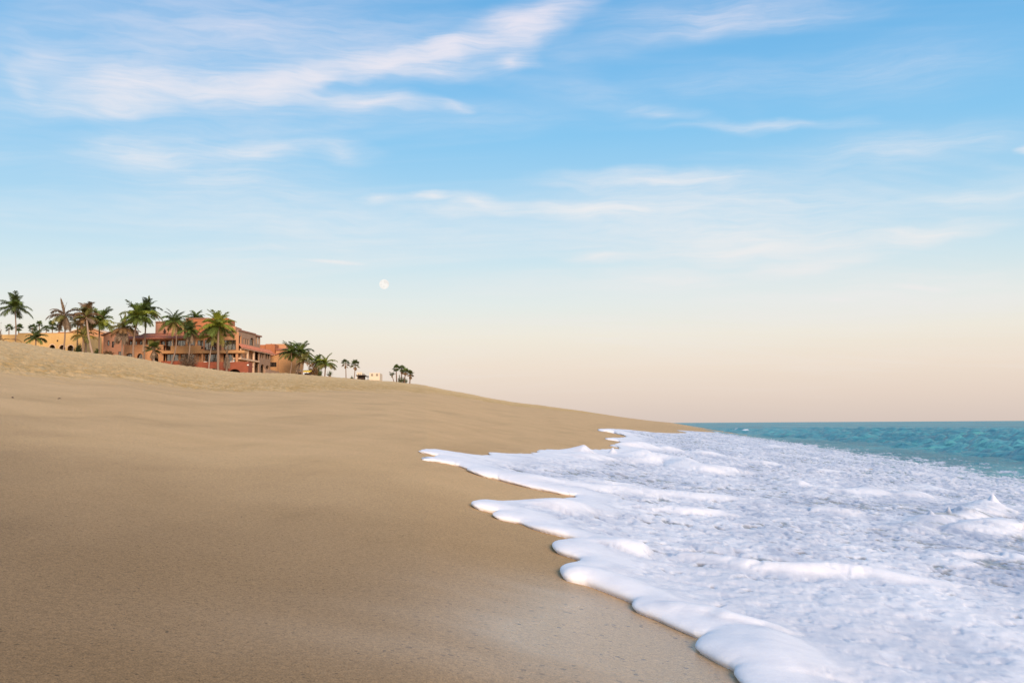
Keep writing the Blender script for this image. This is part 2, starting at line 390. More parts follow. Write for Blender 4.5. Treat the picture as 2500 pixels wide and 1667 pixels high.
# ------------------------------------------------------------------ beach
M_sand = mat_sand()
def build_sand():
    az = np.concatenate([np.linspace(-180, -34, 74)[:-1], np.linspace(-34, -28, 30)[:-1], np.linspace(-28, 28.5, 760), np.linspace(28.5, 180, 76)[1:-1]])
    r = np.concatenate([steps([.3, (1, .03), (7, .014), (70, .0085), (400, .02), (9000, .08)])])
    A, Rr = np.meshgrid(np.radians(az), r)
    X = np.sin(A) * Rr; Y = np.cos(A) * Rr; q, s = to_beach(X, Y)
    dry = dry_mask(q, s)
    D = -q
    Z = base_z(q, s) + relief(q, s, Rr)
    straw = sstep(-.40, .35, fbm(s * .7, D * 1.3, 4, 77) + .12) * dry * sstep(9.0, 0, D - np.interp(s, [0, 18, 30, 60, 110, 250], [9, 9.2, 10.5, 14, 13.5, 18]) )
    # swash dampness along the water; towards the camera, vignette darkening painted into the colour
    damp_vignette = .30 * sstep(2.6, .2, D + .25 * fbm(s * .5, D, 2, 61)) * sstep(9, 2.5, s)
    damp_vignette = np.maximum(damp_vignette, .92 * sstep(7.5, 1.3, s + .35 * fbm(s * .5, D * .8, 3, 63)) * (1 - dry))  # painted vignette: smooth sand darkens towards the camera
    damp_vignette = np.maximum(damp_vignette, .12 * sstep(5, 0, D) * (s < 200))
    damp_vignette = np.clip(damp_vignette + (1 - dry) * (.12 * sstep(.0, .55, fbm(s * .16, D * 1.1, 4, 65)) + .10 * sstep(.1, .5, fbm(s * .45, D * 2.4, 3, 66))) * sstep(.6, 2, D), 0, 1)
    g = np.exp(-(((s - 3.0) / .5) ** 2 + ((D - .12) / .48) ** 2)) * 1.5 + .55 * np.exp(-(((s - 2.3) / .35) ** 2 + ((D - .1) / .8) ** 2))
    film = np.clip(g * (1 + .5 * fbm(s * 3, D * 1.2, 3, 67)), 0, 1)
    damp_vignette = damp_vignette * (1 - .55 * film)
    o = grid_mesh('sand_beach', X, Y, Z, {'dry': dry, 'damp_vignette': damp_vignette, 'film': film, 'straw': straw}, M_sand, wrap=True)
    # centre disc so that the sheet is closed below the camera
    tag(o, 'tan sandy beach sloping down from the houses to the water', None, None, 'structure')
build_sand()

# ------------------------------------------------------------------ sea and foam
M_sea = mat_sea(); M_foam = mat_foam()
edge_px = [(1797,1667),(1792,1644),(1749,1623),(1703,1593),(1699,1580),(1706,1570),(1722,1562),(1708,1560),(1657,1542),(1606,1521),(1555,1501),(1540,1488),
 (1542,1478),(1524,1468),(1479,1450),(1428,1432),(1376,1419),(1366,1407),(1371,1394),(1402,1386),(1415,1376),(1410,1368),(1366,1353),(1349,1340),(1357,1332),
 (1387,1328),(1420,1328),(1394,1318),(1356,1308),(1306,1293),(1268,1279),(1216,1268),(1205,1261),(1214,1256),(1191,1251),(1168,1245),(1155,1237),(1159,1230),(1180,1227),
 (1268,1230),(1325,1231),(1352,1230),(1367,1222),(1398,1219),(1400,1213),(1364,1207),(1314,1197),(1268,1186),(1214,1172),(1172,1163),(1142,1151),(1145,1147),
 (1107,1136),(1050,1126),(1027,1122),(1031,1119),(1057,1119),(1071,1116),(1050,1111),(1027,1105),(1034,1101),(1057,1101),(1115,1109),(1153,1114),(1195,1114),
 (1203,1108),(1249,1111),(1306,1110),(1314,1101),(1367,1101),(1421,1100),(1505,1098),(1509,1092),(1482,1088),(1513,1086),(1513,1078),(1476,1071),(1532,1067),
 (1497,1057),(1459,1051),(1482,1047),(1536,1050),(1612,1057),(1681,1057),(1652,1050.5),(1704,1053.6),(1748,1056)]
poly = [hit(*p) for p in edge_px]
q0, s0 = poly[0]
poly = [(40, -6), (1.2, -6), (q0 + .25, s0 - .9), (q0 + .1, s0 - .35)] + poly
qe, se = poly[-1]
poly += [(qe + .6, se + 25), (qe + .9, se + 80), (qe + 1.5, 420), (60, 420)]
def catmull(p, n=4):
    o = []
    for i in range(len(p) - 1):
        p0, p1, p2, p3 = (np.array(p[max(0, min(len(p) - 1, k))]) for k in (i - 1, i, i + 1, i + 2))
        for t in np.arange(n) / n:
            c = .5 * (2 * p1 + (p2 - p0) * t + (2 * p0 - 5 * p1 + 4 * p2 - p3) * t * t + (3 * p1 - p0 - 3 * p2 + p3) * t ** 3); o.append(tuple(c))
    return o + [p[-1]]
poly = poly[:3] + catmull(poly[3:-4], 3) + poly[-4:]
PG = np.array(poly)
print('foam edge q/s', [(round(float(a), 2), round(float(c), 2)) for a, c in poly[3:300:20]])

def seg_dist(q, s, pts, closed=False):
    """distance to a polyline and the arc parameter of the nearest point"""
    best = np.full(q.shape, 1e9); par = np.zeros(q.shape); n = len(pts); acc = 0.0; NQ = np.zeros(q.shape); NS = np.zeros(q.shape)
    for i in range(n if closed else n - 1):
        ax, ay = pts[i]; bx, by = pts[(i + 1) % n]
        dx, dy = bx - ax, by - ay; L2 = dx * dx + dy * dy + 1e-12
        t = np.clip(((q - ax) * dx + (s - ay) * dy) / L2, 0, 1)
        d = (q - ax - t * dx) ** 2 + (s - ay - t * dy) ** 2
        w = d < best; best = np.where(w, d, best); par = np.where(w, acc + t * math.sqrt(L2), par); acc += math.sqrt(L2)
        if closed: NQ = np.where(w, ax + t * dx, NQ); NS = np.where(w, ay + t * dy, NS)
    return (np.sqrt(best), NQ, NS) if closed else (np.sqrt(best), par, acc)
def inside(q, s, pts):
    r = np.zeros(q.shape, bool); n = len(pts)
    for i in range(n):
        ax, ay = pts[i]; bx, by = pts[(i + 1) % n]
        c = ((ay > s) != (by > s)) & (q < (bx - ax) * (s - ay) / (by - ay + 1e-15) + ax); r ^= c
    return r
def smax(a, b, k): return .5 * (a + b + np.sqrt((a - b) ** 2 + k * k))
def swell(q, s, sp):
    """open-sea waves; sp is the local mesh spacing, waves shorter than it are left to the bump"""
    z = np.zeros(q.shape)
    rnd = random.Random(4)
    for i in range(26):
        lam = .9 * 1.15 ** (i % 13) * (1 + .25 * rnd.random()); th = R_(rnd.uniform(-75, 75)); ph = rnd.uniform(0, 6.28)
        k = 2 * math.pi / lam; amp = .036 * lam ** .45
        wgt = np.clip((lam / np.maximum(sp, 1e-3) - 2.5) / 3, 0, 1)
        arg = k * (q * math.cos(th) + s * math.sin(th)) + ph
        z = z + wgt * amp * (np.sin(arg) + .25 * np.sin(2 * arg + .6))
    return z
B_px = [(1746,1052),(1900,1066),(2000,1072),(2120,1082),(2250,1094),(2400,1108),(2560,1122)]
def flat(q, s): return np.full(np.shape(q), SEA)
BL = np.array([hit(px, py, flat, 600) for px, py in B_px])[::-1]     # where the foam gives way to clear water
BQ = lambda s: np.interp(s, BL[:, 1], BL[:, 0])
print('clear water line', BL.round(1).tolist())
def breaker(q, s): return np.exp(-((q - 11.3) / .85) ** 2) * np.exp(-(np.abs(s - 172) / 20) ** 2)
def water_level(q, s, sp):
    sand = base_z(q, s)
    w = sstep(-3.5, 3.0, q - BQ(s))
    brk = .26 * breaker(q, s)
    sw = .16 * np.exp(-((q - 24) / 2.5) ** 2) + .12 * np.exp(-((q - 16.5 - .02 * s) / 1.3) ** 2)
    return smax(sand + .004, SEA + w * (swell(q, s, sp) + brk + sw), .02) , w

def build_sea():
    az = np.concatenate([np.linspace(-6, 5, 30)[:-1], np.linspace(5, 28.5, 400), np.linspace(28.5, 120, 60)[1:]])
    r = steps([1.5, (10, .06), (14, .02), (30, .008), (220, .0045), (500, .008), (900, .02), (12000, .05)])
    A, Rr = np.meshgrid(np.radians(az), r); X = np.sin(A) * Rr; Y = np.cos(A) * Rr; q, s = to_beach(X, Y)
    sp = np.maximum(Rr * .0036, .05) * np.where(Rr > 220, 1.8, 1) * np.where(Rr > 500, 2.5, 1)
    Z, w = water_level(q, s, sp)
    sand = base_z(q, s)
    Z = Z - .05 * (1 - sstep(.2, .95, w))
    o = grid_mesh('sea', X, Y, Z, {}, M_sea, keep=(sand < SEA + .25) & (q > 1.5))
    tag(o, 'teal sea rippled by small waves out to the horizon', None, None, 'structure')
build_sea()

ridges = [  # photo trace, height, width
 ([(1652,1352),(1734,1360),(1836,1380),(1912,1388),(2014,1394),(2091,1397),(2167,1408),(2269,1420),(2346,1432)], .050, .085),
 ([(1496,1346),(1530,1339),(1562,1346)], .062, .125),
 ([(1566,1238),(1631,1242),(1689,1248),(1746,1252),(1796,1256)], .050, .12),
 ([(1330,1240),(1380,1236),(1430,1240)], .055, .13),
 ([(1168,1147),(1230,1159),(1306,1172),(1383,1182),(1459,1191),(1536,1199),(1612,1203),(1689,1211),(1765,1216),(1823,1222),(1880,1232)], .055, .17),
 ([(1532,1128),(1582,1120),(1612,1125),(1666,1136),(1689,1145),(1727,1152),(1784,1148),(1803,1152)], .13, .26),
 ([(1400,1116),(1470,1118)], .07, .2),
 ([(1586,1478),(1683,1490),(1759,1505),(1790,1518),(1861,1526),(1912,1540)], .028, .055),
 ([(1836,1533),(1887,1565),(1938,1606),(1978,1642)], .018, .10),
 ([(1400,1390),(1470,1410),(1540,1440),(1620,1480)], .022, .10),
 ([(1220,1264),(1300,1282),(1380,1304),(1450,1318)], .020, .10),
 ([(1973,1241),(2040,1248),(2116,1256)], .050, .15),
 ([(2310,1352),(2360,1350),(2420,1350)], .030, .10), ([(2440,1352),(2500,1360)], .03, .10),
 ([(2215,1290),(2270,1277),(2316,1270),(2350,1268),(2375,1256),(2404,1244),(2430,1238),(2457,1240),(2530,1255)], .085, .18),
 ([(2330,1300),(2365,1298),(2415,1288),(2461,1282),(2530,1300)], .085, .22),
 ([(2040,1200),(2090,1203),(2130,1196)], .07, .25), ([(2180,1206),(2215,1208),(2250,1205)], .06, .2), ([(2220,1188),(2260,1188),(2300,1198)], .05, .2),
 ([(1930,1180),(1960,1182)], .07, .22), ([(1716,1110),(1740,1110)], .12, .35), ([(1880,1090),(1900,1090)], .11, .35), ([(1850,1132),(1875,1132)], .08, .3),
 ([(1600,1096),(1660,1101)], .10, .4), ([(1705,1062),(1725,1063)], .16, .8), ([(1920,1072),(1940,1073)], .12, .6), ([(1440,1052),(1530,1056)], .08, .5),
 ([(1548,1091),(1575,1092)], .15, .4), ([(2300,1360),(2380,1380)], .02, .1), ([(1425,1170),(1560,1182)], .02, .12), ([(1950,1145),(2060,1150)], .04, .2)]
peaks = [(2423,1236,.12,.05),(2408,1240,.05,.14),(2272,1272,.045,.022),(2316,1266,.055,.02),(1427,1106,.10,.11),(1496,1112,.10,.05),(2350,1262,.05,.10),(2118,1194,.07,.12),(1584,1124,.06,.25)]
def build_foam():
    az = np.concatenate([np.linspace(-24, -10.5, 60)[:-1], np.linspace(-10.5, 28.5, 690), np.linspace(28.5, 75, 90)[1:]])
    r = steps([.7, (1.9, .012), (22, .0043), (60, .008), (380, .014)])
    A, Rr = np.meshgrid(np.radians(az), r); X = np.sin(A) * Rr; Y = np.cos(A) * Rr; q, s = to_beach(X, Y)
    shp = q.shape; ok = (q > -3.6) & (q < 46) & (s > -5) & (s < 400)
    qi, si, ri = q[ok], s[ok], Rr[ok]
    # wobble so that the traced edge does not stay polygonal
    wob = np.clip(ri * .004, .004, .05); fray = np.clip((ri - 4) * .006, 0, .05)
    qw = qi + wob * fbm(si * 3, qi * 3, 2, 201) + fray * fbm(si * 3.2, qi * 7, 3, 203, .6); sw_ = si + wob * 1.5 * fbm(si * 2.6, qi * 2.6, 2, 202)
    d, nq_, ns_ = seg_dist(qw, sw_, PG, True); ins = inside(qw, sw_, PG); sd_ = np.where(ins, d, -d)
    sp = ri * .0045
    lvl, w = water_level(qi, si, np.maximum(sp, .05))
    out = 1 - sstep(-5.0, 2.6, qi - BQ(si) + 1.5 * fbm(si * .12, qi * .35, 3, 205))     # 1 in the foam, 0 in clear water
    near = 1 - sstep(5, 16, ri)
    T0 = (.037 + .012 * fbm(si * 1.3, qi * 1.3, 2, 206)) * near + (.036 + .014 * fbm(si * .8, qi * .8, 2, 207)) * (1 - near)
    wr = (.13 + .05 * fbm(si * 1.1, qi * 1.1, 2, 208)) * np.clip(ri / 4, .8, 3)
    # rounded bolster: rows of the grid are slid so that they follow its curve evenly, with a slight undercut at the sand
    u = np.clip(sd_ / wr, 0, 1); UC = .45
    ang = -UC + (math.pi / 2 + UC) * u; rim = (np.sin(ang) + math.sin(UC)) / (1 + math.sin(UC))
    new = np.where(sd_ > 0, np.where(u < 1, wr * (1 - np.cos(ang)), sd_), wr * (1 - math.cos(UC)))
    new = np.where(sd_ < -.15, sd_, new); dn = np.maximum(d, 1e-5); sg = np.where(ins, 1.0, -1.0)
    mq = (qw - nq_) / dn * sg * (new - sd_); ms = (sw_ - ns_) / dn * sg * (new - sd_)
    mq = np.where((u < 1) & (sd_ > -.15), mq, 0); ms = np.where((u < 1) & (sd_ > -.15), ms, 0)
    # the bolster along the edge is a little higher than the sheet behind it
    core = sstep(1.0, 3.0, sd_ / wr)
    T = T0 * rim * (1 - .42 * core)
    ruf = sstep(.8, 2.2, sd_ / wr + .6 * fbm(si * 1.7, qi * 1.7, 2, 209))
    n1 = fbm(si * 5.2, qi * 7.5, 4, 211, .5); n2 = fbm(si * 10, qi * 14, 3, 212, .55); n3 = fbm(si * 1.1, qi * 1.5, 3, 213)
    far = sstep(6, 20, ri)
    dim = fbm(si * 11, qi * 15, 3, 219, .5)
    calm = 1 - .55 * sstep(6, 3, si)                    # the froth nearest the camera lies smoother
    chop = .010 * n1 * (.4 + .6 * calm) + .003 * n2 * (1 - far) * calm - .011 * sstep(.05, .7, dim) * (1 - .6 * far) * calm + (1 - calm) * .014 * fbm(si * 3.2, qi * 4.4, 2, 246) + .010 * n3 + far * (.022 * n1 + .030 * fbm(si * .9, qi * 1.6, 3, 214))
    T_chop = ruf * chop * out
    # holes in the foam
    zone = fbm(si * .45, qi * .7, 3, 215)
    hole = fbm(si * 4.8, qi * 5.2, 4, 216, .6) + .35 * fbm(si * 13, qi * 17, 2, 217)
    thr = -.36 + .50 * zone - .22 * sstep(5.5, 3.2, si) + .12 * np.exp(-((si - 8) / 3) ** 2) + .10 * far + .30 * sstep(-9, 1.5, qi - BQ(si))
    hol = sstep(.22, -.30, hole - thr) * sstep(1.2, 2.4, sd_ / wr)
    cover = np.clip(1 - .95 * hol, 0, 1)
    T = T - .012 * hol * ruf
    add = np.zeros(qi.shape); fold = np.zeros(qi.shape)
    def lvl_fn(a, c): return np.maximum(base_z(a, c), SEA) + .03
    for pts, hgt, wid in ridges:
        pq = [hit(px, py, lvl_fn, 300) for px, py in pts]
        a = np.array(pq); mg = wid * 4
        m = (qi > a[:, 0].min() - mg) & (qi < a[:, 0].max() + mg) & (si > a[:, 1].min() - mg) & (si < a[:, 1].max() + mg)
        if not m.any(): continue
        qq = qi[m] + wid * .55 * fbm(si[m] * .3 / wid, qi[m] * .3 / wid, 2, 221); ss = si[m] + wid * .55 * fbm(si[m] * .3 / wid, qi[m] * .3 / wid, 2, 222)
        dd, par, tot = seg_dist(qq, ss, pq)
        e = np.clip(np.sin(math.pi * np.clip(par / max(tot, 1e-6), 0, 1)), 0, 1) ** .5 * .92 + .08
        hh = .82 * hgt * e * (1 + .28 * fbm(si[m] / wid * .16, qi[m] / wid * .2, 2, 223)) * np.exp(-np.abs(dd / wid) ** 2.2)
        add[m] = np.maximum(add[m], hh); fold[m] = np.maximum(fold[m], np.clip(1.6 * np.exp(-(dd / wid / 1.25) ** 2), 0, 1) * np.clip(e * 1.3, 0, 1)); cover[m] = np.maximum(cover[m], np.clip(1.5 * np.exp(-(dd / wid / 1.2) ** 2), 0, 1))
    for px, py, hgt, wid in peaks:
        a, c = hit(px, py, lvl_fn, 300); dd = np.hypot(qi - a, (si - c) * .55)
        add += hgt * np.exp(-np.abs(dd / wid) ** 1.6); cover = np.maximum(cover, np.clip(2 * np.exp(-(dd / wid) ** 2), 0, 1))
    # small random lumps farther out
    rnd = random.Random(7)
    for _ in range(150):
        ss = rnd.uniform(7, 70); qq = rnd.uniform(.5, 12); wid = rnd.uniform(.06, .14) * (1 + ss / 22); hgt = wid * rnd.uniform(.10, .24)
        m = (np.abs(qi - qq) < 3 * wid) & (np.abs(si - ss) < 6 * wid)
        if not m.any(): continue
        k = rnd.uniform(.35, .8); dd = np.hypot(qi[m] - qq + .4 * wid * n1[m], (si[m] - ss) * k)
        g = np.exp(-(dd / wid) ** 2) * out[m]; add[m] += hgt * g; cover[m] = np.maximum(cover[m], np.clip(1.2 * g, 0, 1))
    add = add * np.clip(sd_ / wr, 0, 1); T = T + T_chop * (1 - .8 * fold)
    # how thick the froth lies: full on the edge bolster and the folds, thin and watery in between
    lace = fbm(si * 1.6, qi * 4.2, 5, 241, .62) + .45 * fbm(si * 5, qi * 11, 3, 242, .6)
    dens = .50 + .34 * lace + .25 * n3 - .42 * sstep(.05, .6, dim) * (1 - .4 * far) - .25 * sstep(-.1, .5, zone)
    web = 1 - np.abs(fbm(si * 2.4, qi * 5.5, 4, 243, .6)) * 3.2                      # lacy threads of bubbles
    band = fbm(si * .22, qi * 1.5, 3, 244)
    dens = dens * (1 - .25 * far) + .10 + .22 * np.clip(web, -.6, 1) + .34 * band
    dens = np.maximum(dens, near * sstep(6.5, 3.5, si) * (.66 + .2 * n3 - .16 * sstep(.25, .75, dim)))
    dens = np.maximum(dens, (1 - ruf) * .95); dens = np.maximum(dens, np.maximum(fold * .95, sstep(.012, .06, add / np.clip(ri / 5, 1, 3)) * .8) + .22 * n3)
    dens = np.clip(dens, 0, 1)
    # streaks: the foam thins out seaward
    streak = fbm(si * .7, qi * 1.6, 4, 231, .6)
    thin = sstep(-.35, .40, streak + 1.85 * (1 - sstep(-10.5, 1.5, qi - BQ(si))) - 1.02)
    cover = cover * thin
    # round the splash at the right the froth is torn and grey-blue water shows
    sq, ss_ = hit(2420, 1285, lvl_fn, 300); tm = np.exp(-(((qi - sq) / 1.5) ** 2 + ((si - ss_) / 3.2) ** 2))
    torn = sstep(-.05, .45, fbm(si * 1.3, qi * 2.6, 4, 261, .6)); cover = cover * (1 - .75 * tm * torn); dens = np.clip(dens - .55 * tm * sstep(-.35, .35, fbm(si * 2, qi * 3.4, 3, 262)), 0, 1)
    lvl2, _ = water_level(qi + mq, si + ms, np.maximum(sp, .05))
    bk = breaker(qi, si); bkc = np.clip(1.5 * bk + .9 * fbm(si * .3, qi * 2.2, 3, 251) * sstep(.02, .3, bk) - .12, 0, 1); cover = np.maximum(cover, bkc); dens = np.maximum(dens, bkc); add = add + .05 * bk * (1 + .9 * fbm(si * .25, qi * 1.5, 3, 252)); out = np.maximum(out, sstep(.1, .4, bk))
    Z = lvl2 + np.where(sd_ > 0, (T + add) * out - .03 * (1 - out) - .004, -.012 - .25 * np.clip(-sd_, 0, .3)) - .10 * sstep(1.5, 6, qi - BQ(si)) * (1 - sstep(.1, .3, bk))
    def full(v, fill=0.0):
        f = np.full(shp, fill); f[ok] = v; return f
    keep = np.zeros(shp, bool); keep[ok] = (sd_ > -.05 - ri * .004) & (qi - BQ(si) < 7)
    seaw = sstep(-11, -3, qi - BQ(si) + 1.5 * fbm(si * .2, qi * .4, 2, 233)) * .9 + .1 * far
    nx, ny = to_world(qi + mq, si + ms); X = X.copy(); Y = Y.copy(); X[ok] = nx; Y[ok] = ny
    o = grid_mesh('sea_foam', X, Y, full(Z), {'cover': full(cover), 'sea': full(seaw), 'dens': full(dens)}, M_foam, keep=keep)
    tag(o, 'white sea foam spreading over the sand in rounded lobes', 'foam', None, 'stuff')
    print('foam verts', len(o.data.vertices))
build_foam()

# ------------------------------------------------------------------ the moon
def build_moon():
    m, b = new_mat('moon_surface'); pos = b.n('ShaderNodeTexCoord').outputs['Object']
    n = b.noise(pos, .035, 3, .55).outputs[0]
    c = b.mix(b.rng(n, .42, .62, 0, 1), lin(252, 248, 242, SKYK), lin(238, 233, 228, SKYK))
    e = b.n('ShaderNodeEmission'); b.put(e.inputs[0], c); finish(m, b, e.outputs[0])
    bm = bmesh.new(); bmesh.ops.create_icosphere(bm, subdivisions=4, radius=11.7 / F_PX * 9000)
    me = bpy.data.meshes.new('moon'); bm.to_mesh(me); bm.free(); me.materials.append(m)
    o = link('moon', me, loc=ray(938, 694) * 9000); tag(o, 'pale full moon hanging low in the evening sky', 'moon')
build_moon()

# ------------------------------------------------------------------ house materials
M_orange = mat_plain('terracotta_plaster', (.50, .258, .132), var=.10, scale=.5, c2=(.44, .20, .09))
M_deep = mat_plain('burnt_orange_plaster', (.42, .16, .072), var=.16, scale=.45, c2=(.40, .11, .035))
M_pinkw = mat_plain('rose_plaster', (.49, .245, .15), var=.10, scale=.5, c2=(.38, .20, .13))
M_yellow = mat_plain('yellow_plaster', (.58, .375, .155), var=.08, scale=.4, c2=(.52, .33, .14))
M_red = mat_plain('red_plaster', (.25, .075, .042), var=.16, scale=.5, c2=(.24, .06, .03))
M_tan = mat_plain('tan_plaster', (.33, .215, .145), var=.10, scale=.5, c2=(.27, .19, .14))
M_ochre = mat_plain('ochre_plaster', (.48, .265, .12), var=.08, scale=.4, c2=(.48, .25, .10))
M_cream = mat_plain('cream_stucco', (.66, .55, .42), var=.05, scale=.6)
M_trim = mat_plain('pale_trim', (.62, .44, .30), var=.08, scale=1.0)
M_tile = mat_plain('clay_tile', (.42, .165, .105), var=.28, scale=2.2)
M_tiled = mat_plain('dark_clay_tile', (.30, .16, .11), var=.25, scale=2.0)
M_frame = mat_plain('dark_bronze_frame', (.055, .035, .025), rough=.5, var=.2)
M_dark = mat_plain('dark_wood', (.045, .028, .022), var=.3)
M_curt = mat_plain('cream_curtain', (.66, .55, .30), var=.08, scale=3)
M_curtg = mat_plain('grey_curtain', (.33, .255, .175), var=.08, scale=3)
M_white = mat_plain('white_paint', (.78, .76, .72), var=.04)
M_awn = mat_plain('yellow_canvas', (.68, .52, .06), var=.08)
def mat_glass():
    m, b = new_mat('window_glass')
    t = b.n('ShaderNodeBsdfTransparent'); t.inputs[0].default_value = (.72, .72, .70, 1)
    g = b.n('ShaderNodeBsdfGlossy'); g.inputs['Roughness'].default_value = .06; g.inputs[0].default_value = (.9, .88, .86, 1)
    mx = b.n('ShaderNodeMixShader'); mx.inputs[0].default_value = .16; b.put(mx.inputs[1], t.outputs[0]); b.put(mx.inputs[2], g.outputs[0])
    return finish(m, b, mx.outputs[0])
M_glass = mat_glass()

# ------------------------------------------------------------------ house building kit
class Facade:
    """a wall plane: s runs along it, t goes into the building, z up (metres)"""
    def __init__(s, thing, O, S, N): s.th = thing; s.O = Vector((O[0], O[1], 0)); s.S = Vector((S[0], S[1], 0)); s.N = Vector((N[0], N[1], 0))
    def w(s, a, t, z): p = s.O + s.S * a + s.N * t; return (p.x, p.y, z)
    def hexa(s, mb, a0, a1, t0, t1, z0, z1):
        mb.hexa([s.w(a0, t0, z0), s.w(a1, t0, z0), s.w(a1, t1, z0), s.w(a0, t1, z0), s.w(a0, t0, z1), s.w(a1, t0, z1), s.w(a1, t1, z1), s.w(a0, t1, z1)])
    def box(s, name, mat, a0, a1, t0, t1, z0, z1, parent=None):
        mb = MB(); s.hexa(mb, a0, a1, t0, t1, z0, z1); return mb.build(name, mat, s.th, parent=parent)
    def wall(s, mat, a0, a1, z0, z1, holes=(), t=0.0, th=.3, name='wall'):
        """holes: (a0, a1, z0, z1, arch_height)"""
        mb = MB(); As = sorted({a0, a1, *[h[0] for h in holes], *[h[1] for h in holes]}); As = [v for v in As if a0 <= v <= a1]
        for i in range(len(As) - 1):
            m = (As[i] + As[i + 1]) / 2; zs = [(z0, z1)]
            for h in holes:
                if h[0] < m < h[1]:
                    nz = []
                    for c, d in zs:
                        if h[3] <= c or h[2] >= d: nz.append((c, d)); continue
                        if h[2] > c: nz.append((c, h[2]))
                        if h[3] < d: nz.append((h[3], d))
                    zs = nz
            for c, d in zs: s.hexa(mb, As[i], As[i + 1], t, t + th, c, d)
        for h in holes:
            if len(h) > 4 and h[4]:
                c = (h[0] + h[1]) / 2; rx = (h[1] - h[0]) / 2; K = 10
                for k in range(K):
                    u0 = math.cos(math.pi * (1 - k / K)); u1 = math.cos(math.pi * (1 - (k + 1) / K))
                    e0 = h[3] - h[4] * (1 - math.sqrt(max(0, 1 - u0 * u0))); e1 = h[3] - h[4] * (1 - math.sqrt(max(0, 1 - u1 * u1)))
                    x0, x1 = c + rx * u0, c + rx * u1; z_ = h[3] + .001
                    mb.hexa([s.w(x0, t, e0), s.w(x1, t, e1), s.w(x1, t + th, e1), s.w(x0, t + th, e0), s.w(x0, t, z_), s.w(x1, t, z_), s.w(x1, t + th, z_), s.w(x0, t + th, z_)])
        return mb.build(name, mat, s.th)
    def window(s, a0, a1, z0, z1, panes=2, t=.12, fw=.09, curtains=(), name='window', rows=1):
        """frame with its panes and the curtains behind them"""
        mb = MB(); s.hexa(mb, a0, a1, t, t + .08, z0, z0 + fw); s.hexa(mb, a0, a1, t, t + .08, z1 - fw, z1)
        xs = [a0 + (a1 - a0) * k / panes for k in range(panes + 1)]
        for k, x in enumerate(xs):
            l, r = (x, x + fw) if k == 0 else (x - fw, x) if k == panes else (x - fw / 2, x + fw / 2)
            s.hexa(mb, l, r, t - .01, t + .09, z0 + fw, z1 - fw)
        fr = mb.build(name, M_frame, s.th)
        for k in range(panes):
            l = xs[k] + (fw if k == 0 else fw / 2); r = xs[k + 1] - (fw if k == panes - 1 else fw / 2)
            s.box('pane', M_glass, l, r, t + .03, t + .045, z0 + fw, z1 - fw, parent=fr)
            if k < len(curtains) and curtains[k]:
                mt = M_curt if curtains[k] == 'y' else M_curtg; cm = MB(); n = 10
                for j in range(n):                      # folded cloth
                    u0 = l + (r - l) * j / n; u1 = l + (r - l) * (j + 1) / n; d0 = t + .22 + .05 * (j % 2); d1 = t + .22 + .05 * ((j + 1) % 2)
                    cm.add([s.w(u0, d0, z0 + .05), s.w(u1, d1, z0 + .05), s.w(u1, d1, z1 - .05), s.w(u0, d0, z1 - .05)], [(0, 1, 2, 3)])
                cm.build('curtain', mt, s.th, parent=fr)
        return fr
    def tiles(s, mat, a0, a1, t_e, z_e, t_r, z_r, pitch=.30, name='tile_roof'):
        """a sloping roof from eave to ridge; its rows of barrel tiles are one part of the roof"""
        mb = MB(); k = .12
        mb.hexa([s.w(a0, t_e, z_e - k), s.w(a1, t_e, z_e - k), s.w(a1, t_r, z_r - k), s.w(a0, t_r, z_r - k), s.w(a0, t_e, z_e), s.w(a1, t_e, z_e), s.w(a1, t_r, z_r), s.w(a0, t_r, z_r)])
        rf = mb.build(name, mat, s.th); tb = MB(); n = max(2, int(abs(a1 - a0) / pitch)); r = abs(a1 - a0) / n * .36
        for i in range(n):
            c = a0 + (a1 - a0) * (i + .5) / n; pr = [(-1, 0.0), (-.6, .8), (0, 1.05), (.6, .8), (1, 0.0)]
            vs = [s.w(c + r * u, t_e - .04, z_e + r * v - .01) for u, v in pr] + [s.w(c + r * u, t_r, z_r + r * v - .01) for u, v in pr]
            tb.add(vs, [(j, j + 1, j + 6, j + 5) for j in range(4)] + [(4, 3, 2, 1, 0)])
        o = tb.build('barrel_tiles', mat, s.th, parent=rf); o['kind'] = 'stuff'; return rf
    def shell(s, mat, a0, a1, t0, t1, z0, z1, roof_mat=None, front=False):
        """side walls, back wall and flat roof behind a front wall"""
        e = .25
        s.box('side_wall', mat, a0, a0 + e, t0 + .305, t1 - e, z0, z1 - .02); s.box('side_wall', mat, a1 - e, a1, t0 + .305, t1 - e, z0, z1 - .02)
        s.box('back_wall', mat, a0, a1, t1 - e + .003, t1, z0, z1 - .02); s.box('roof', roof_mat or mat, a0 + e + .003, a1 - e - .003, t0 + .31, t1 - e - .003, z1 - .45, z1 - .2)

def gz(x, y): return float(ground_z(x, y))
class PX:
    """pixel positions on a facade that faces the camera, at a given depth"""
    def __init__(s, depth, pxm=450, pym=850): s.d = depth; s.pm = pxm; s.py = pym
    def x(s, px): return P(px, s.py, s.d).x
    def z(s, py, px=None): return P(px or s.pm, py, s.d).z

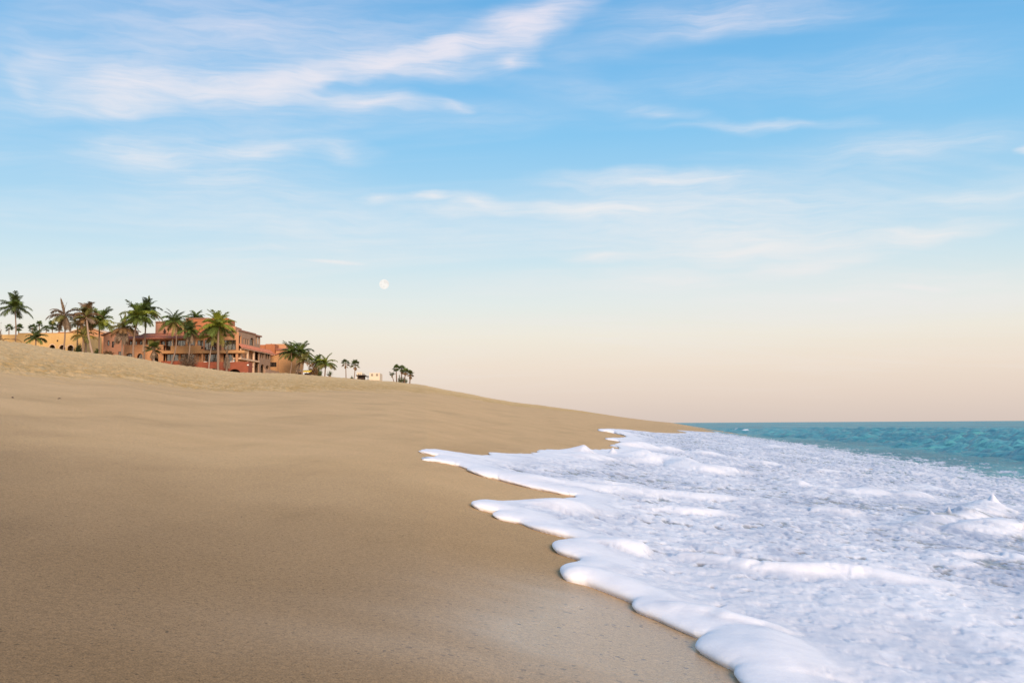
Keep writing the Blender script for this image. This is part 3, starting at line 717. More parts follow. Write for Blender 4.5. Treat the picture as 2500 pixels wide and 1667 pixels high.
# ------------------------------------------------------------------ main villa
def main_villa():
    d = 222.0; k = PX(d, 460); X, Z = k.x, k.z
    g = gz(X(450), d) - .5
    th = empty('beach_villa', (X(450), d, g), 'three storey terracotta and orange villa with tile roof behind the palms', 'villa')
    f = Facade(th, (0, d), (1, 0), (0, 1))
    def h(x0, x1, y1, y0, arch=0): return (X(x0), X(x1), Z(y0), Z(y1), arch)
    # ground floor: arched block on the left, glazed rooms on the right
    f.wall(M_orange, X(303), X(399), g, Z(841), [h(306, 327, 861, 884, .9), h(335, 349, 862, 884, .8), h(370, 387, 860, 886, .9)])
    f.window(X(307.5), X(325.5), Z(884), Z(862.5), 3, t=.6, curtains=('g', 'y', 'g')); f.window(X(336), X(348), Z(884), Z(863), 2, t=.6, curtains=('y', 'y'))
    f.wall(M_orange, X(399.1), X(583), g, Z(863), [h(401, 432, 863.5, 884), h(437, 470, 863.5, 884), h(497, 527, 863.5, 884), h(542, 576, 864, 888)], t=1.2)
    f.window(X(401), X(432), Z(884), Z(863.5), 3, t=1.3, curtains=('g', 'g', 'g')); f.window(X(437), X(470), Z(884), Z(863.5), 3, t=1.3, curtains=('g', None, 'g'))
    f.window(X(497), X(527), Z(884), Z(863.5), 3, t=1.3, curtains=('g', None, 'g')); f.window(X(542), X(576), Z(888), Z(864), 3, t=1.9)
    for a, b_ in ((494, 498), (536, 539), (577, 582.5)): f.box('column', M_orange, X(a), X(b_), -.5, -.1, g, Z(863.2))
    f.box('balcony_slab', M_ochre, X(399.2), X(600), -.95, 1.15, Z(863), Z(856.5))
    # first floor
    f.wall(M_pinkw, X(300), X(421), Z(858), Z(822), [h(307, 325, 829, 842), h(332, 346, 829, 842), h(350, 362, 829, 852), h(366, 380, 830, 852), h(384, 394, 830, 852), h(397, 416, 829, 853)], t=2.2)
    for a, b_, lo, c in ((307, 325, 842, ('g', 'g')), (332, 346, 842, (None, 'g')), (350, 362, 852, ('g',)), (366, 380, 852, (None, 'g')), (384, 394, 852, ('g',)), (397, 416, 853, ('g', 'g'))):
        f.window(X(a), X(b_), Z(lo), Z(829.5), len(c), t=2.3, curtains=c)
    for a in (302, 327, 348, 419): f.box('post', M_trim, X(a), X(a + 3.2), -.05, .3, Z(841) if a < 348 else Z(857), Z(826.2))
    f.box('terrace_floor', M_orange, X(303.1), X(399), .31, 2.19, Z(842.8), Z(841.3))
    f.wall(M_ochre, X(420), X(493.6), Z(856.4), Z(845), t=-.9, th=.22, name='parapet')
    for a in (436, 452, 470, 484): f.box('planter', M_tiled, X(a), X(a + 5), -.88, -.7, Z(845) + .002, Z(842.4))
    f.wall(M_orange, X(421.1), X(494), Z(856.4), Z(818), [h(426, 447, 829.5, 850), h(452, 470, 829.5, 850), h(476, 491, 829.5, 850)], t=1.6)
    f.window(X(426), X(447), Z(850), Z(829.5), 3, t=1.7, curtains=('y', 'y', None)); f.window(X(452), X(470), Z(850), Z(829.5), 2, t=1.7, curtains=('g', None)); f.window(X(476), X(491), Z(850), Z(829.5), 2, t=1.7, curtains=(None, 'g'))
    f.wall(M_pinkw, X(494.1), X(540), Z(856.4), Z(816), [h(496, 525, 829, 854)], t=.9)
    f.window(X(496), X(525), Z(854), Z(829), 3, t=1.0, curtains=('g', 'y', 'g'))
    f.wall(M_orange, X(540.1), X(582.5), Z(856.4), Z(812), [h(547, 576, 830.5, 855)], t=-.1)
    f.window(X(547), X(576), Z(855), Z(830.5), 3, t=0, fw=.11, curtains=('y', 'y', 'g'))
    # tiled roofs over the first floor
    f.tiles(M_tile, X(331), X(450), -.7, Z(826.0), 4.6, Z(809)); f.tiles(M_tile, X(288), X(330.6), -.5, Z(827), 3.0, Z(816)); f.tiles(M_tile, X(451), X(574), -.45, Z(818), 2.9, Z(808.5))
    # second floor
    f.wall(M_pinkw, X(360), X(450), Z(814), Z(780.5), [h(414, 428, 793, 809, .8), h(430.5, 443, 795, 810)], t=4.7)
    f.window(X(414), X(428), Z(809), Z(794), 2, t=4.9, curtains=('g', 'g')); f.window(X(430.5), X(443), Z(810), Z(795), 2, t=5.2)
    f.box('cornice', M_tiled, X(359), X(450), 4.5, 4.69, Z(782), Z(780)); f.box('roof_step', M_pinkw, X(361), X(383), 4.72, 6, Z(780.4), Z(778.6))
    f.wall(M_deep, X(442), X(547), Z(814), Z(773.5), [h(495, 508, 795, 810, .7)], t=3.0); f.wall(M_pinkw, X(547.1), X(567), Z(814), Z(794.5), [h(552, 563, 797, 810)], t=3.0)
    f.window(X(496), X(507.5), Z(810), Z(796), 2, t=3.6); f.window(X(552), X(563), Z(810), Z(796), 2, t=3.2, curtains=('g', None))
    f.box('cornice', M_tiled, X(441), X(500), 2.85, 2.99, Z(775), Z(772.6)); f.box('chimney', M_orange, X(563), X(570), 1.4, 2.4, Z(812), Z(796)); f.box('chimney', M_tiled, X(454), X(459), 5, 6.2, Z(774), Z(770.5))
    f.shell(M_orange, X(303), X(421), 2.2, 14, g, Z(812)); f.shell(M_orange, X(421.2), X(582.4), 1.7, 15, g, Z(811.5)); f.shell(M_pinkw, X(360), X(441.5), 4.7, 14, Z(812.2), Z(781)); f.shell(M_deep, X(442), X(547), 3, 8.5, Z(811), Z(774)); f.shell(M_pinkw, X(547.2), X(567), 3, 7.5, Z(811), Z(795))
    for lv in (857.5, 826.5): f.box('floor_slab', M_pinkw, X(303.6), X(582), 2.6, 13.6, Z(lv) - .3, Z(lv))
    # a dark finial figure on the tiled roof
    mb = MB(); c = X(387.5); y = d + 3.6; z = Z(810)
    mb.tube([(c, y, z), (c, y, z + .25), (c, y, z + .5), (c, y, z + .8), (c, y, z + 1.0), (c, y, z + 1.1)], [.28, .2, .3, .16, .15, .02], 8); mb.box(c - .4, c + .4, y - .05, y + .05, z + .3, z + .38)
    mb.build('roof_finial', M_dark, th)
main_villa()

def tan_wing():
    d0 = 222.3; x0 = P(583.5, 850, d0).x; sl = .09; g = gz(x0, d0 + 8) - .5
    L = math.hypot(sl, 1); S = (sl / L, 1 / L); N = (-1 / L, sl / L)
    th = empty('seaside_villa', (x0, d0 + 10, g), 'tan stucco villa wing with arched windows and a sloping tile awning', 'villa')
    f = Facade(th, (x0, d0), S, N)
    r = ray(600, 1032)
    def dep(px):
        d = ray(px, 850); t = d.x / d.y; return (x0 - sl * d0) / (t - sl)
    def A(px): return (dep(px) - d0) * L
    def Z(px, py): return P(px, py, dep(px)).z
    def h(a, b_, yt, yb, arch=0): m = (a + b_) / 2; return (A(a), A(b_), Z(m, yb), Z(m, yt), arch)
    z3t = Z(600, 808.5); zr = Z(583.6, 840); z2b = Z(583.6, 873)
    # second storey back wall and columns, top storey, right-hand block
    T = 1.3
    hs = [h(584, 592.5, 820, 839), h(596, 599, 825, 839.5, .35), h(601, 604, 826, 840.5, .35), h(606, 609, 827, 841.5, .35), h(612.5, 622, 824.5, 843, .9)]
    f.wall(M_tan, 0, A(625), zr - .3, z3t, hs, t=.2)
    f.box('cornice', M_tiled, -.1, A(625), .02, .19, z3t - .25, z3t + .05)
    w = hs[0]; f.window(w[0], w[1], w[2], w[3], 2, t=.35); w = hs[4]; f.window(w[0], w[1], w[2], w[3] - .1, 2, t=.42, curtains=(None, 'g'))
    for q in hs[1:4]: f.window(q[0], q[1], q[2], q[3] - .05, 1, t=.4, fw=.06, curtains=('g',))
    ft = A(636.5)
    for a in (A(625), A(630), A(636)): f.box('turret_post', M_tan, a, a + .45, .25, .6, zr - .2, Z(630, 821)); f.box('turret_post', M_tan, a, a + .45, 3.0, 3.4, zr - .2, Z(630, 821))
    f.box('turret_roof', M_tiled, A(624.5), ft + .9, 0, 3.7, Z(630, 821) + .002, Z(630, 817.5)); f.box('turret_parapet', M_tan, A(625) + .46, A(636) - .01, .3, .5, zr - .2, Z(630, 839))
    f.tiles(M_tile, -.1, A(662), -.75, zr - .75, .19, zr + .15)
    f.box('fascia', M_trim, -.1, A(664), -.74, -.6, zr - .98, zr - .88)
    hs = [h(585, 598, 847, 872), h(600.5, 613, 850, 874), h(617, 627, 853, 877)]
    f.wall(M_tan, 0, A(630), z2b, zr - .31, hs, t=T)
    for i, w in enumerate(hs): f.window(w[0], w[1], w[2], w[3], 2, t=T + .1, curtains=(('g', None), (None, 'g'), ('g', 'g'))[i])
    for a in (586.5, 603, 618): f.box('column', M_trim, A(a) - .2, A(a) + .2, -.35, .0, z2b + .01, zr - .9)
    f.box('balcony_slab', M_trim, 0, A(629.5), -.5, T - .01, z2b - .35, z2b)
    hs = [h(586, 596, 880, 906), h(601, 608, 882, 906), h(613, 622, 884, 908)]
    f.wall(M_tan, 0, A(630), g, z2b - .36, hs, t=T)
    for i, w in enumerate(hs): f.window(w[0], w[1], w[2], w[3], 2, t=T + .1, curtains=(('g', None), ('y', 'g'), (None, None))[i])
    for a in (603, 618): f.box('column', M_trim, A(a) - .3, A(a) + .3, -.3, .2, g, z2b - .36)
    hs = [h(632.5, 637, 857, 874), h(637.6, 641.5, 858, 875), h(645.5, 650, 859, 876.5), h(650.6, 655, 860, 877), h(634, 643, 889, 912, .8), h(646.5, 655, 891.5, 912, .8)]
    f.wall(M_tan, A(630), A(657.5), g, zr - .31, hs, t=-.3)
    for i, w in enumerate(hs[:4]): f.window(w[0], w[1], w[2], w[3], 1, t=-.15, fw=.12, curtains=('g' if i % 2 else None,))
    for w in hs[4:]: f.window(w[0], w[1], w[2], w[3] - .1, 2, t=.6, curtains=('g', 'y'))
    f.box('garden_wall', M_tan, A(604), A(640), -4.2, -3.9, g - .3, Z(620, 905)); f.box('garden_wall', M_tan, A(604), A(640), -4.21, -3.88, Z(620, 905) + .002, Z(620, 905) + .12)
    f.box('end_wall', M_tan, A(657.5) - .3, A(657.5) - .003, .01, 9, g, zr - .32); f.box('end_wall', M_tan, A(625) - .3, A(625) - .01, .51, 8, zr - .2, z3t - .02)
    f.box('roof', M_tiled, .1, A(657), .52, 9, zr - .5, zr - .32); f.box('roof', M_tiled, .1, A(624), .52, 8, z3t - .5, z3t - .3); f.box('back_wall', M_tan, 0, A(657), 9.01, 9.3, g, zr - .33)
tan_wing()

def garden_wall():
    d = 216.5; k = PX(d, 520, 890); X, Z = k.x, k.z; g = gz(X(500), d) - .6
    th = empty('garden_wall', (X(500), d, g), 'long brick red garden wall with low arches in front of the villa', 'wall')
    f = Facade(th, (0, d), (1, 0), (0, 1))
    zt = Z(883.5)
    f.wall(M_red, X(393), X(450), g, Z(880.5)); f.wall(M_red, X(450.05), X(604), g, zt, [(X(512), X(531), g + .01, Z(899), .5), (X(559), X(587), g + .01, Z(901), .9)])
    f.box('end_pier', M_red, X(604.05), X(606.5), -.1, 3.4, g, zt)
    f.box('recess', M_dark, X(508), X(590), 1.6, 1.75, g, zt - .1); f.box('terrace_deck', M_tan, X(393.2), X(604), .305, 5, zt - .9, zt - .7)
    for a in (497, 561): f.box('wall_light', M_white, X(a), X(a + 8), .02, .28, zt + .002, zt + .10)
    f.box('wall_light', M_white, X(604.2), X(608), -.35, -.11, Z(893), Z(890))
    mb = MB(); c = X(570.5); mb.tube([(c, d + .15, zt), (c, d + .15, zt + .28), (c, d + .15, zt + .45)], [.09, .1, .03], 7); mb.build('bottle_lamp', M_white, th)
garden_wall()

def back_block():
    d = 256.0; k = PX(d, 665); X, Z = k.x, k.z; g = gz(X(665), d) - .5
    th = empty('flat_roofed_house', (X(665), d, g), 'flat roofed burnt orange house rising behind the tan villa', 'house')
    f = Facade(th, (0, d), (1, 0), (0, 1))
    f.wall(M_orange, X(641), X(692), g, Z(838), t=3); f.shell(M_orange, X(641), X(692), 3, 14, g, Z(838.4)); f.box('coping', M_trim, X(640.7), X(692.3), 2.9, 3.35, Z(838) + .002, Z(837.2))
    f.wall(M_deep, X(652), X(674), g, Z(840.8), t=-1.5); f.shell(M_deep, X(652), X(674), -1.5, 2.9, g, Z(841)); f.wall(M_deep, X(634), X(651.8), g, Z(842), t=-.8); f.box('roof', M_tiled, X(634), X(651.8), -.45, 2.9, Z(842.6), Z(842))
    f.tiles(M_tile, X(674.5), X(704), -1, Z(854), 2.9, Z(849)); f.wall(M_orange, X(675), X(703), g, Z(854.5), t=-.6)
    f.box('vent_pipe', M_tiled, X(653), X(654.6), 3.5, 3.8, Z(838), Z(835.5))
back_block()

def gable_house(d, x0, x1, apx, eyl, ay, eyr, ybot, mat, label, cat, windows=(), pm=690, pipe=None, roofm=None, depth=9.0, doors=()):
    k = PX(d, pm); X, Z = k.x, k.z; g = min(gz(X((x0 + x1) / 2), d), Z(ybot)) - .6
    th = empty('gabled_house', (X((x0 + x1) / 2), d, g), label, cat)
    f = Facade(th, (0, d), (1, 0), (0, 1)); zl, za, zr = Z(eyl), Z(ay), Z(eyr); ze = min(zl, zr)
    hs = [(X(a), X(b_), Z(yb), Z(yt), 0) for a, b_, yt, yb, n, c in windows]
    f.wall(mat, X(x0), X(x1), g, ze - .02, hs)
    mb = MB(); P0 = [f.w(X(x0), 0, ze), f.w(X(x1), 0, ze), f.w(X(x1), 0, zr), f.w(X(apx), 0, za), f.w(X(x0), 0, zl)]
    P1 = [(a, b_ + .3, c) for a, b_, c in P0]; mb.add(P0 + P1, [(0, 1, 2, 3, 4), (9, 8, 7, 6, 5), (2, 7, 8, 3), (3, 8, 9, 4), (0, 5, 6, 1)]); mb.build('gable', mat, th)
    for a, b_, yt, yb, n, c in windows: f.window(X(a), X(b_), Z(yb), Z(yt), n, t=.06, curtains=c)
    for (xa, za_, xb, zb) in ((X(x0) - .5, zl - .5 * (za - zl) / max(.1, X(apx) - X(x0)), X(apx), za), (X(apx) , za, X(x1) + .5, zr - .5 * (za - zr) / max(.1, X(x1) - X(apx)))):
        mb = MB(); e = .06; t0, t1 = -.45, depth
        mb.hexa([f.w(xa, t0, za_ + e), f.w(xb, t0, zb + e), f.w(xb, t1, zb + e), f.w(xa, t1, za_ + e), f.w(xa, t0, za_ + e + .22), f.w(xb, t0, zb + e + .22), f.w(xb, t1, zb + e + .22), f.w(xa, t1, za_ + e + .22)])
        mb.build('roof_slope', roofm or M_tile, th)
    f.box('side_wall', mat, X(x0), X(x0) + .25, .305, depth - .2, g, zl - .05); f.box('side_wall', mat, X(x1) - .25, X(x1), .305, depth - .2, g, zr - .05); f.box('back_wall', mat, X(x0) + .26, X(x1) - .26, depth - .4, depth - .2, g, ze)
    if pipe: f.box('downpipe', M_tiled, X(pipe), X(pipe) + .1, -.1, -.01, g, Z(872))
    return th, f, X, Z
gable_house(246, 658, 722, 692, 871, 860.5, 869, 912, M_ochre, 'gabled ochre house with one small four pane window right of the villas', 'house',
            [(660, 675.5, 884, 895.5, 4, ('g', None, 'g', None))], pipe=679)
gable_house(250, 158, 262, 212, 815, 799.5, 815, 850, M_orange, 'gabled orange house whose roof peeks over the yellow house', 'house', [(222, 232, 822, 832, 2, ('g', None))], pm=200, roofm=M_trim)
gable_house(231, 252, 303, 300, 818.5, 801, 802, 868, M_pinkw, 'rose plaster house under a steep dark eave left of the large villa', 'house',
            [(262, 267, 831, 844, 1, (None,)), (273, 278, 833, 848, 1, (None,)), (289, 296, 858, 868, 1, ('g',))], pm=280, roofm=M_tiled)

def yellow_house():
    d = 238.0; k = PX(d, 120, 830); X, Z = k.x, k.z; g = gz(X(120), d) - 1.5
    th = empty('yellow_house', (X(120), d, g), 'long flat yellow house with three low arches on the left', 'house')
    f = Facade(th, (0, d), (1, 0), (0, 1))
    arches = [(121, 135, 841.5), (145.5, 160, 842.5), (165.5, 180, 843)]
    f.wall(M_yellow, X(43), X(206), g, Z(813.5), [(X(a), X(b_), g + .1, Z(t), .75) for a, b_, t in arches])
    f.wall(M_yellow, X(-60), X(42.9), g, Z(815.5), t=.8); f.shell(M_yellow, X(-60), X(206), .9, 10, g, Z(815.9))
    f.box('coping', M_ochre, X(42.8), X(206.2), -.06, .34, Z(813.5) + .002, Z(812.6))
    for a, b_, t in arches:                             # pale raised rings round the arches
        mb = MB(); c = (X(a) + X(b_)) / 2; rx = (X(b_) - X(a)) / 2; zt = Z(t); K = 12
        for i in range(K):
            a0, a1 = math.pi * i / K, math.pi * (i + 1) / K
            def pt(an, e): return c - math.cos(an) * (rx + e), zt - .75 + math.sin(an) * (.75 + e)
            q = [pt(a0, .02), pt(a1, .02), pt(a1, .22), pt(a0, .22)]
            mb.hexa([f.w(q[j][0], -.06, q[j][1]) for j in range(4)] + [f.w(q[j][0], -.003, q[j][1]) for j in range(4)])
        mb.build('arch_trim', M_trim, th)
        f.window(X(a), X(b_), g + .2, zt - .05, 2, t=1.2)
    f.box('wall_lamp', M_dark, X(139.7), X(142.3), -.25, -.01, Z(833.5), Z(830))
    f.box('roof_room', M_tan, X(57), X(90), 4, 8, Z(814), Z(809.5)); f.box('roof_room', M_deep, X(117), X(143), 5, 8, Z(815), Z(806)); f.box('chimney', M_tan, X(142.5), X(152), 3, 5, Z(815), Z(808))
yellow_house()

def far_white(x0, x1, yt, yb, d, label, wins):
    k = PX(d, (x0 + x1) / 2, 918); X, Z = k.x, k.z; g = min(gz(X((x0 + x1) / 2), d), Z(yb)) - 1
    th = empty('white_building', (X((x0 + x1) / 2), d, g), label, 'building'); f = Facade(th, (0, d), (1, 0), (0, 1))
    f.wall(M_cream, X(x0), X(x1), g, Z(yt), [(X(a), X(b_), Z(c), Z(e), .4) for a, b_, e, c in wins]); f.shell(M_cream, X(x0), X(x1), 0, 9, g, Z(yt + .4))
    for a, b_, e, c in wins: f.window(X(a), X(b_), Z(c), Z(e) - .05, 1, t=.3, curtains=('g',))
    for a in np.linspace(x0, x1 - 1.6, 4): f.box('roof_post', M_cream, X(a), X(a + 1.5), .02, .28, Z(yt) + .002, Z(yt - 1.4))
far_white(871, 883.5, 909.5, 920, 430, 'small pale building partly hidden behind the dark pavilion', [(874, 875.8, 911, 915), (878, 879.8, 911, 915)])
far_white(902, 927, 910.5, 930, 430, 'pale cream block with slim arched windows right of the dark pavilion', [(906, 907.8, 912, 918), (909, 910.8, 912, 918), (918, 919.8, 912, 918), (921, 922.8, 912, 918)])

def pavilion():
    d = 345.0; k = PX(d, 884, 918); X, Z = k.x, k.z; x = X(884); g = gz(x, d) - .3
    th = empty('beach_pavilion', (x, d, g), 'low dark wooden beach pavilion with a flat overhanging roof', 'pavilion')
    f = Facade(th, (0, d), (1, 0), (0, 1))
    f.box('roof', M_dark, X(869.5), X(892), -.6, 2.6, Z(917.5), Z(915.3)); f.box('counter', M_dark, X(873), X(889), .2, .6, g, Z(921)); f.box('side_roof', M_dark, X(892.05), X(898.5), .2, 2, Z(919.6), Z(917.6))
    for a in (871.5, 877, 883, 889.5, 897): f.box('post', M_dark, X(a), X(a + 1.1), .8, .95, g, Z(917.55) if a < 892 else Z(919.7))
    f.box('back_panel', M_dark, X(872), X(890), 1.8, 1.9, g, Z(917.6))
pavilion()
def awning(x0, x1, yt, yb, d, mat, label, name):
    k = PX(d, x0, 906); X, Z = k.x, k.z; x = (X(x0) + X(x1)) / 2; g = gz(x, d) - .3
    th = empty(name, (x, d, g), label, 'awning'); f = Facade(th, (0, d), (1, 0), (0, 1)); mb = MB()
    mb.hexa([f.w(X(x0), 0, Z(yb)), f.w(X(x1), 0, Z(yb)), f.w(X(x1), 2, Z(yb) + .3), f.w(X(x0), 2, Z(yb) + .3), f.w(X(x0), 0, Z(yt)), f.w(X(x1), 0, Z(yt)), f.w(X(x1), 2, Z(yt) + .3), f.w(X(x0), 2, Z(yt) + .3)]); mb.build('canopy', mat, th)
    for a in (x0 + .2, (x0 + x1) / 2, x1 - 1): f.box('post', M_dark, X(a), X(a + .8), .1, .2, g, Z(yb) + .02)
    f.box('counter', M_dark, X(x0 + 3), X(x1), 1.0, 1.6, g, g + 1.35)
awning(738, 757, 905.8, 908.2, 236, M_awn, 'bright yellow awning between the palms right of the ochre house', 'yellow_awning')
awning(723, 733, 905.2, 907.2, 239, M_trim, 'small pale awning beside the ochre house corner', 'pale_awning')

# ------------------------------------------------------------------ palms and shrubs
def mat_leaf(name, c, var=.35, c2=None):
    m, b = new_mat(name); oi = b.n('ShaderNodeObjectInfo').outputs['Random']; pos = b.n('ShaderNodeNewGeometry').outputs['Position']
    n = b.noise(pos, .9, 3, .6).outputs[0]; k = b.m('ADD', b.m('MULTIPLY', n, .6), b.m('MULTIPLY', oi, .4))
    col = b.mix(b.rng(k, .25, .75, 0, 1), tuple(v * (1 - var) for v in c) + (1,), tuple(v * (1 + var) for v in (c2 or c)) + (1,))
    s1 = bsdf(b, col, .55, .3); t = b.n('ShaderNodeBsdfTranslucent'); b.put(t.inputs[0], col)
    mx = b.n('ShaderNodeMixShader'); mx.inputs[0].default_value = .30; b.put(mx.inputs[1], s1); b.put(mx.inputs[2], t.outputs[0]); return finish(m, b, mx.outputs[0])
LEAF = {'green': mat_leaf('palm_green', (.14, .19, .04)), 'lush': mat_leaf('palm_fresh_green', (.23, .27, .04), c2=(.27, .30, .042)), 'dark': mat_leaf('palm_dark_green', (.088, .118, .036)),
        'olive': mat_leaf('palm_olive', (.215, .20, .058)), 'brown': mat_leaf('palm_dry_brown', (.26, .155, .07)), 'grey': mat_leaf('palm_dead_grey', (.26, .19, .13)), 'gold': mat_leaf('palm_yellowing', (.32, .24, .055))}
def mat_trunk(name, c):
    m, b = new_mat(name); pos = b.n('ShaderNodeNewGeometry').outputs['Position']
    w = b.n('ShaderNodeTexWave', wave_type='BANDS', bands_direction='Z'); b.put(w.inputs[0], pos); w.inputs['Scale'].default_value = 2.2; w.inputs['Distortion'].default_value = 2.5
    col = b.mix(w.outputs['Fac'], tuple(v * .7 for v in c) + (1,), tuple(v * 1.2 for v in c) + (1,)); col = b.mix(b.m('MULTIPLY', b.noise(pos, 3, 4).outputs[0], .5), col, (c[0] * .6, c[1] * .55, c[2] * .5, 1))
    return finish(m, b, bsdf(b, col, .85, .2))
TRUNK = {'grey': mat_trunk('grey_palm_bark', (.27, .195, .150)), 'pale': mat_trunk('pale_palm_bark', (.40, .30, .24)), 'brown': mat_trunk('brown_palm_bark', (.20, .125, .085))}
_fr = {}
def feather(kind, mat, var=0):
    """one coconut frond of unit length: an arching midrib with two rows of leaflets"""
    key = ('f', kind, mat, var)
    if key in _fr: return _fr[key]
    e0, bend, dr, thin = {'up': (78, 62, .25, 1), 'mid': (48, 92, .45, 1), 'out': (18, 78, .6, 1), 'low': (-8, 62, .75, 1), 'hang': (-48, 40, .5, .7), 'spike': (82, 26, .25, .45), 'bare': (84, -4, .2, .12)}[kind]
    rnd = random.Random(hash((kind, var)) & 0xffff if False else sum(map(ord, kind)) * 7 + var * 131); e0 += rnd.uniform(-8, 8); bend += rnd.uniform(-12, 14)
    n = 30; pts = [Vector((0, 0, 0))]; dirs = []
    for i in range(n):
        e = R_(e0 - bend * (i / n) ** 1.35); d = Vector((math.cos(e), 0, math.sin(e))); dirs.append(d); pts.append(pts[-1] + d / n)
    mb = MB(); mb.tube(pts[::5] + [pts[-1]], [.016 * (1 - .8 * i / 6) for i in range(len(pts[::5]) + 1)], 4)
    for i in range(3, n + 1):
        t = i / n; ll = (.30 * math.sin(math.pi * min(1, .16 + .80 * t)) ** .7 + .05) * (thin if rnd.random() < .85 else thin * .5)
        if ll < .03: continue
        d = dirs[min(i, n - 1)]; up = Vector((-d.z, 0, d.x))
        for sg in (-1, 1):
            for j in range(2):
                if rnd.random() < .08: continue
                base = pts[i] - d * (j * .5 / n); fw = .55 + .5 * t + rnd.uniform(-.1, .1)
                a = (Vector((0, sg, 0)) * .9 + d * fw + up * rnd.uniform(.0, .35)).normalized(); L = ll * rnd.uniform(.8, 1.1)
                p1 = base + a * (L * .5) + Vector((0, 0, -dr * L * .15)); p2 = base + a * (L * .86) + Vector((0, 0, -dr * L * .75)); wv = d * .0135
                mb.add([base - wv * .6, base + wv * .6, p1 + wv, p2, p1 - wv], [(0, 1, 2, 4), (4, 2, 3)])
    me = mb.mesh('frond', LEAF[mat]); _fr[key] = me; return me
def fan(mat, var=0, dead=False):
    """one fan-palm leaf of unit length: stalk and a pleated fan of pointed segments"""
    key = ('n', mat, var, dead)
    if key in _fr: return _fr[key]
    rnd = random.Random(var * 77 + 5); mb = MB(); st = .42
    mb.tube([(0, 0, 0), (st * .5, 0, .02), (st, 0, -.01)], [.014, .012, .01], 4); n = 17; span = 100 if not dead else 26
    for i in range(n):
        an = R_(-span + 2 * span * i / (n - 1)); L = (.58 - .16 * abs(i - n // 2) / (n / 2)) * rnd.uniform(.9, 1.05); c, s_ = math.cos(an), math.sin(an); w = L * (.085 if not dead else .05); fold = .03 * (1 if i % 2 else -1)
        p0 = Vector((st, 0, -.01)); m_ = p0 + Vector((c, s_, fold)) * (L * .55); e = p0 + Vector((c, s_, -.20 if not dead else -.1)) * L; sd_ = Vector((-s_, c, 0)) * w
        mb.add([p0, m_ + sd_, e, m_ - sd_], [(0, 1, 2, 3)])
    me = mb.mesh('frond', LEAF[mat]); _fr[key] = me; return me

def trunk_pts(base, top, lean, n=10):
    b, t = Vector(base), Vector(top); o = []
    for i in range(n + 1):
        u = i / n; o.append(b.lerp(t, u) + Vector((lean * math.sin(math.pi * u), 0, 0)))
    return o
def palm(label, bx, cx, cy, d, R, fronds, trunk='grey', tr=.17, lean=0.0, seed=1, kind='feather', name='coconut_palm', group=None, skirt=0, base_py=None):
    """bx: pixel column of the foot; (cx, cy): crown centre; R: frond length in pixels; fronds: [(shape, colour, count)...]"""
    rnd = random.Random(seed); m_px = d / F_PX; top = P(cx, cy, d); fx = P(bx, 860, d).x; base = Vector((fx, d, gz(fx, d) - .4))
    th = empty(name, base, label, 'palm tree', group)
    pts = trunk_pts(base, top, lean); mb = MB(); n = len(pts)
    rad = [tr * (1.35 if i == 0 else 1.0) * (1 - .35 * i / n) * (1 + .06 * (i % 2)) for i in range(n)]
    mb.tube(pts, rad, 9); mb.build('trunk', TRUNK[trunk], th, smooth=True)
    L = R * m_px * 1.02; cb = MB(); r0 = tr * .95
    cb.tube([top - Vector((0, 0, L * .16)), top - Vector((0, 0, L * .08)), top, top + Vector((0, 0, L * .10))], [r0 * .8, r0 * 1.55, r0 * 1.35, r0 * .35], 8)
    crown = cb.build('crown', TRUNK['brown'], th, smooth=True)
    tot = sum(f[2] for f in fronds); i = 0; org = Vector(th.location)
    for shp, mat, cnt in fronds:
        cnt = cnt if kind == 'fan' or shp in ('bare', 'spike') else int(cnt * 1.35 + .5)
        if kind == 'fan': cnt = {'up': 4, 'mid': 6, 'out': 7, 'low': 6, 'hang': 9}[shp]
        a0 = rnd.uniform(0, 360)
        for j in range(cnt):
            az = R_(a0 + 360 * j / cnt + rnd.uniform(-16, 16) + 137 * (i % 3))
            if kind == 'feather': me = feather(shp, mat, rnd.randrange(2)); ry = 0.0
            else:
                me = fan(mat, rnd.randrange(3), shp in ('hang',)); ry = -R_({'up': 68, 'mid': 36, 'out': 8, 'low': -24, 'hang': -72}[shp] + rnd.uniform(-12, 12))
            o = link('frond', me, crown); sc = L * rnd.uniform(.82, 1.1)
            o.matrix_local = Matrix.Translation(top - org) @ Matrix.Rotation(az, 4, 'Z') @ Matrix.Rotation(ry, 4, 'Y') @ Matrix.Rotation(rnd.uniform(-.25, .25), 4, 'X') @ Matrix.Scale(sc, 4); i += 1
    return th

C = palm
C('tall slim coconut palm at the left edge beyond the yellow house wall', 31, 36, 752, 226, 44, [('up','dark',4),('mid','green',6),('out','dark',6),('low','dark',4)], lean=.5, seed=3)
C('small coconut palm with drooping dark fronds before the yellow wall', 86, 88, 826, 220, 31, [('up','dark',3),('mid','dark',5),('out','dark',5),('low','green',3)], seed=4, tr=.2)
C('withered palm with two bare spikes before the arches of the yellow house', 151, 157, 770, 218, 40, [('bare','brown',1),('spike','grey',3),('mid','grey',4),('out','grey',5),('hang','grey',12),('low','olive',4)], lean=.4, seed=12, tr=.19)
C('tall dry orange brown palm with upright trunk in the left palm clump', 210, 210, 768, 219, 40, [('up','brown',4),('mid','olive',5),('out','brown',6),('low','brown',4),('hang','brown',6)], seed=6, tr=.2)
C('palm with pale ringed trunk leaning left in the left palm clump', 230, 212, 776, 216, 30, [('up','olive',3),('mid','brown',4),('out','olive',5),('low','grey',4)], trunk='pale', lean=-.3, seed=7, tr=.24)
C('short yellow green palm at the foot of the left palm clump', 201, 204, 820, 217, 32, [('up','olive',3),('mid','olive',4),('out','gold',5),('low','olive',4)], seed=8, tr=.2)
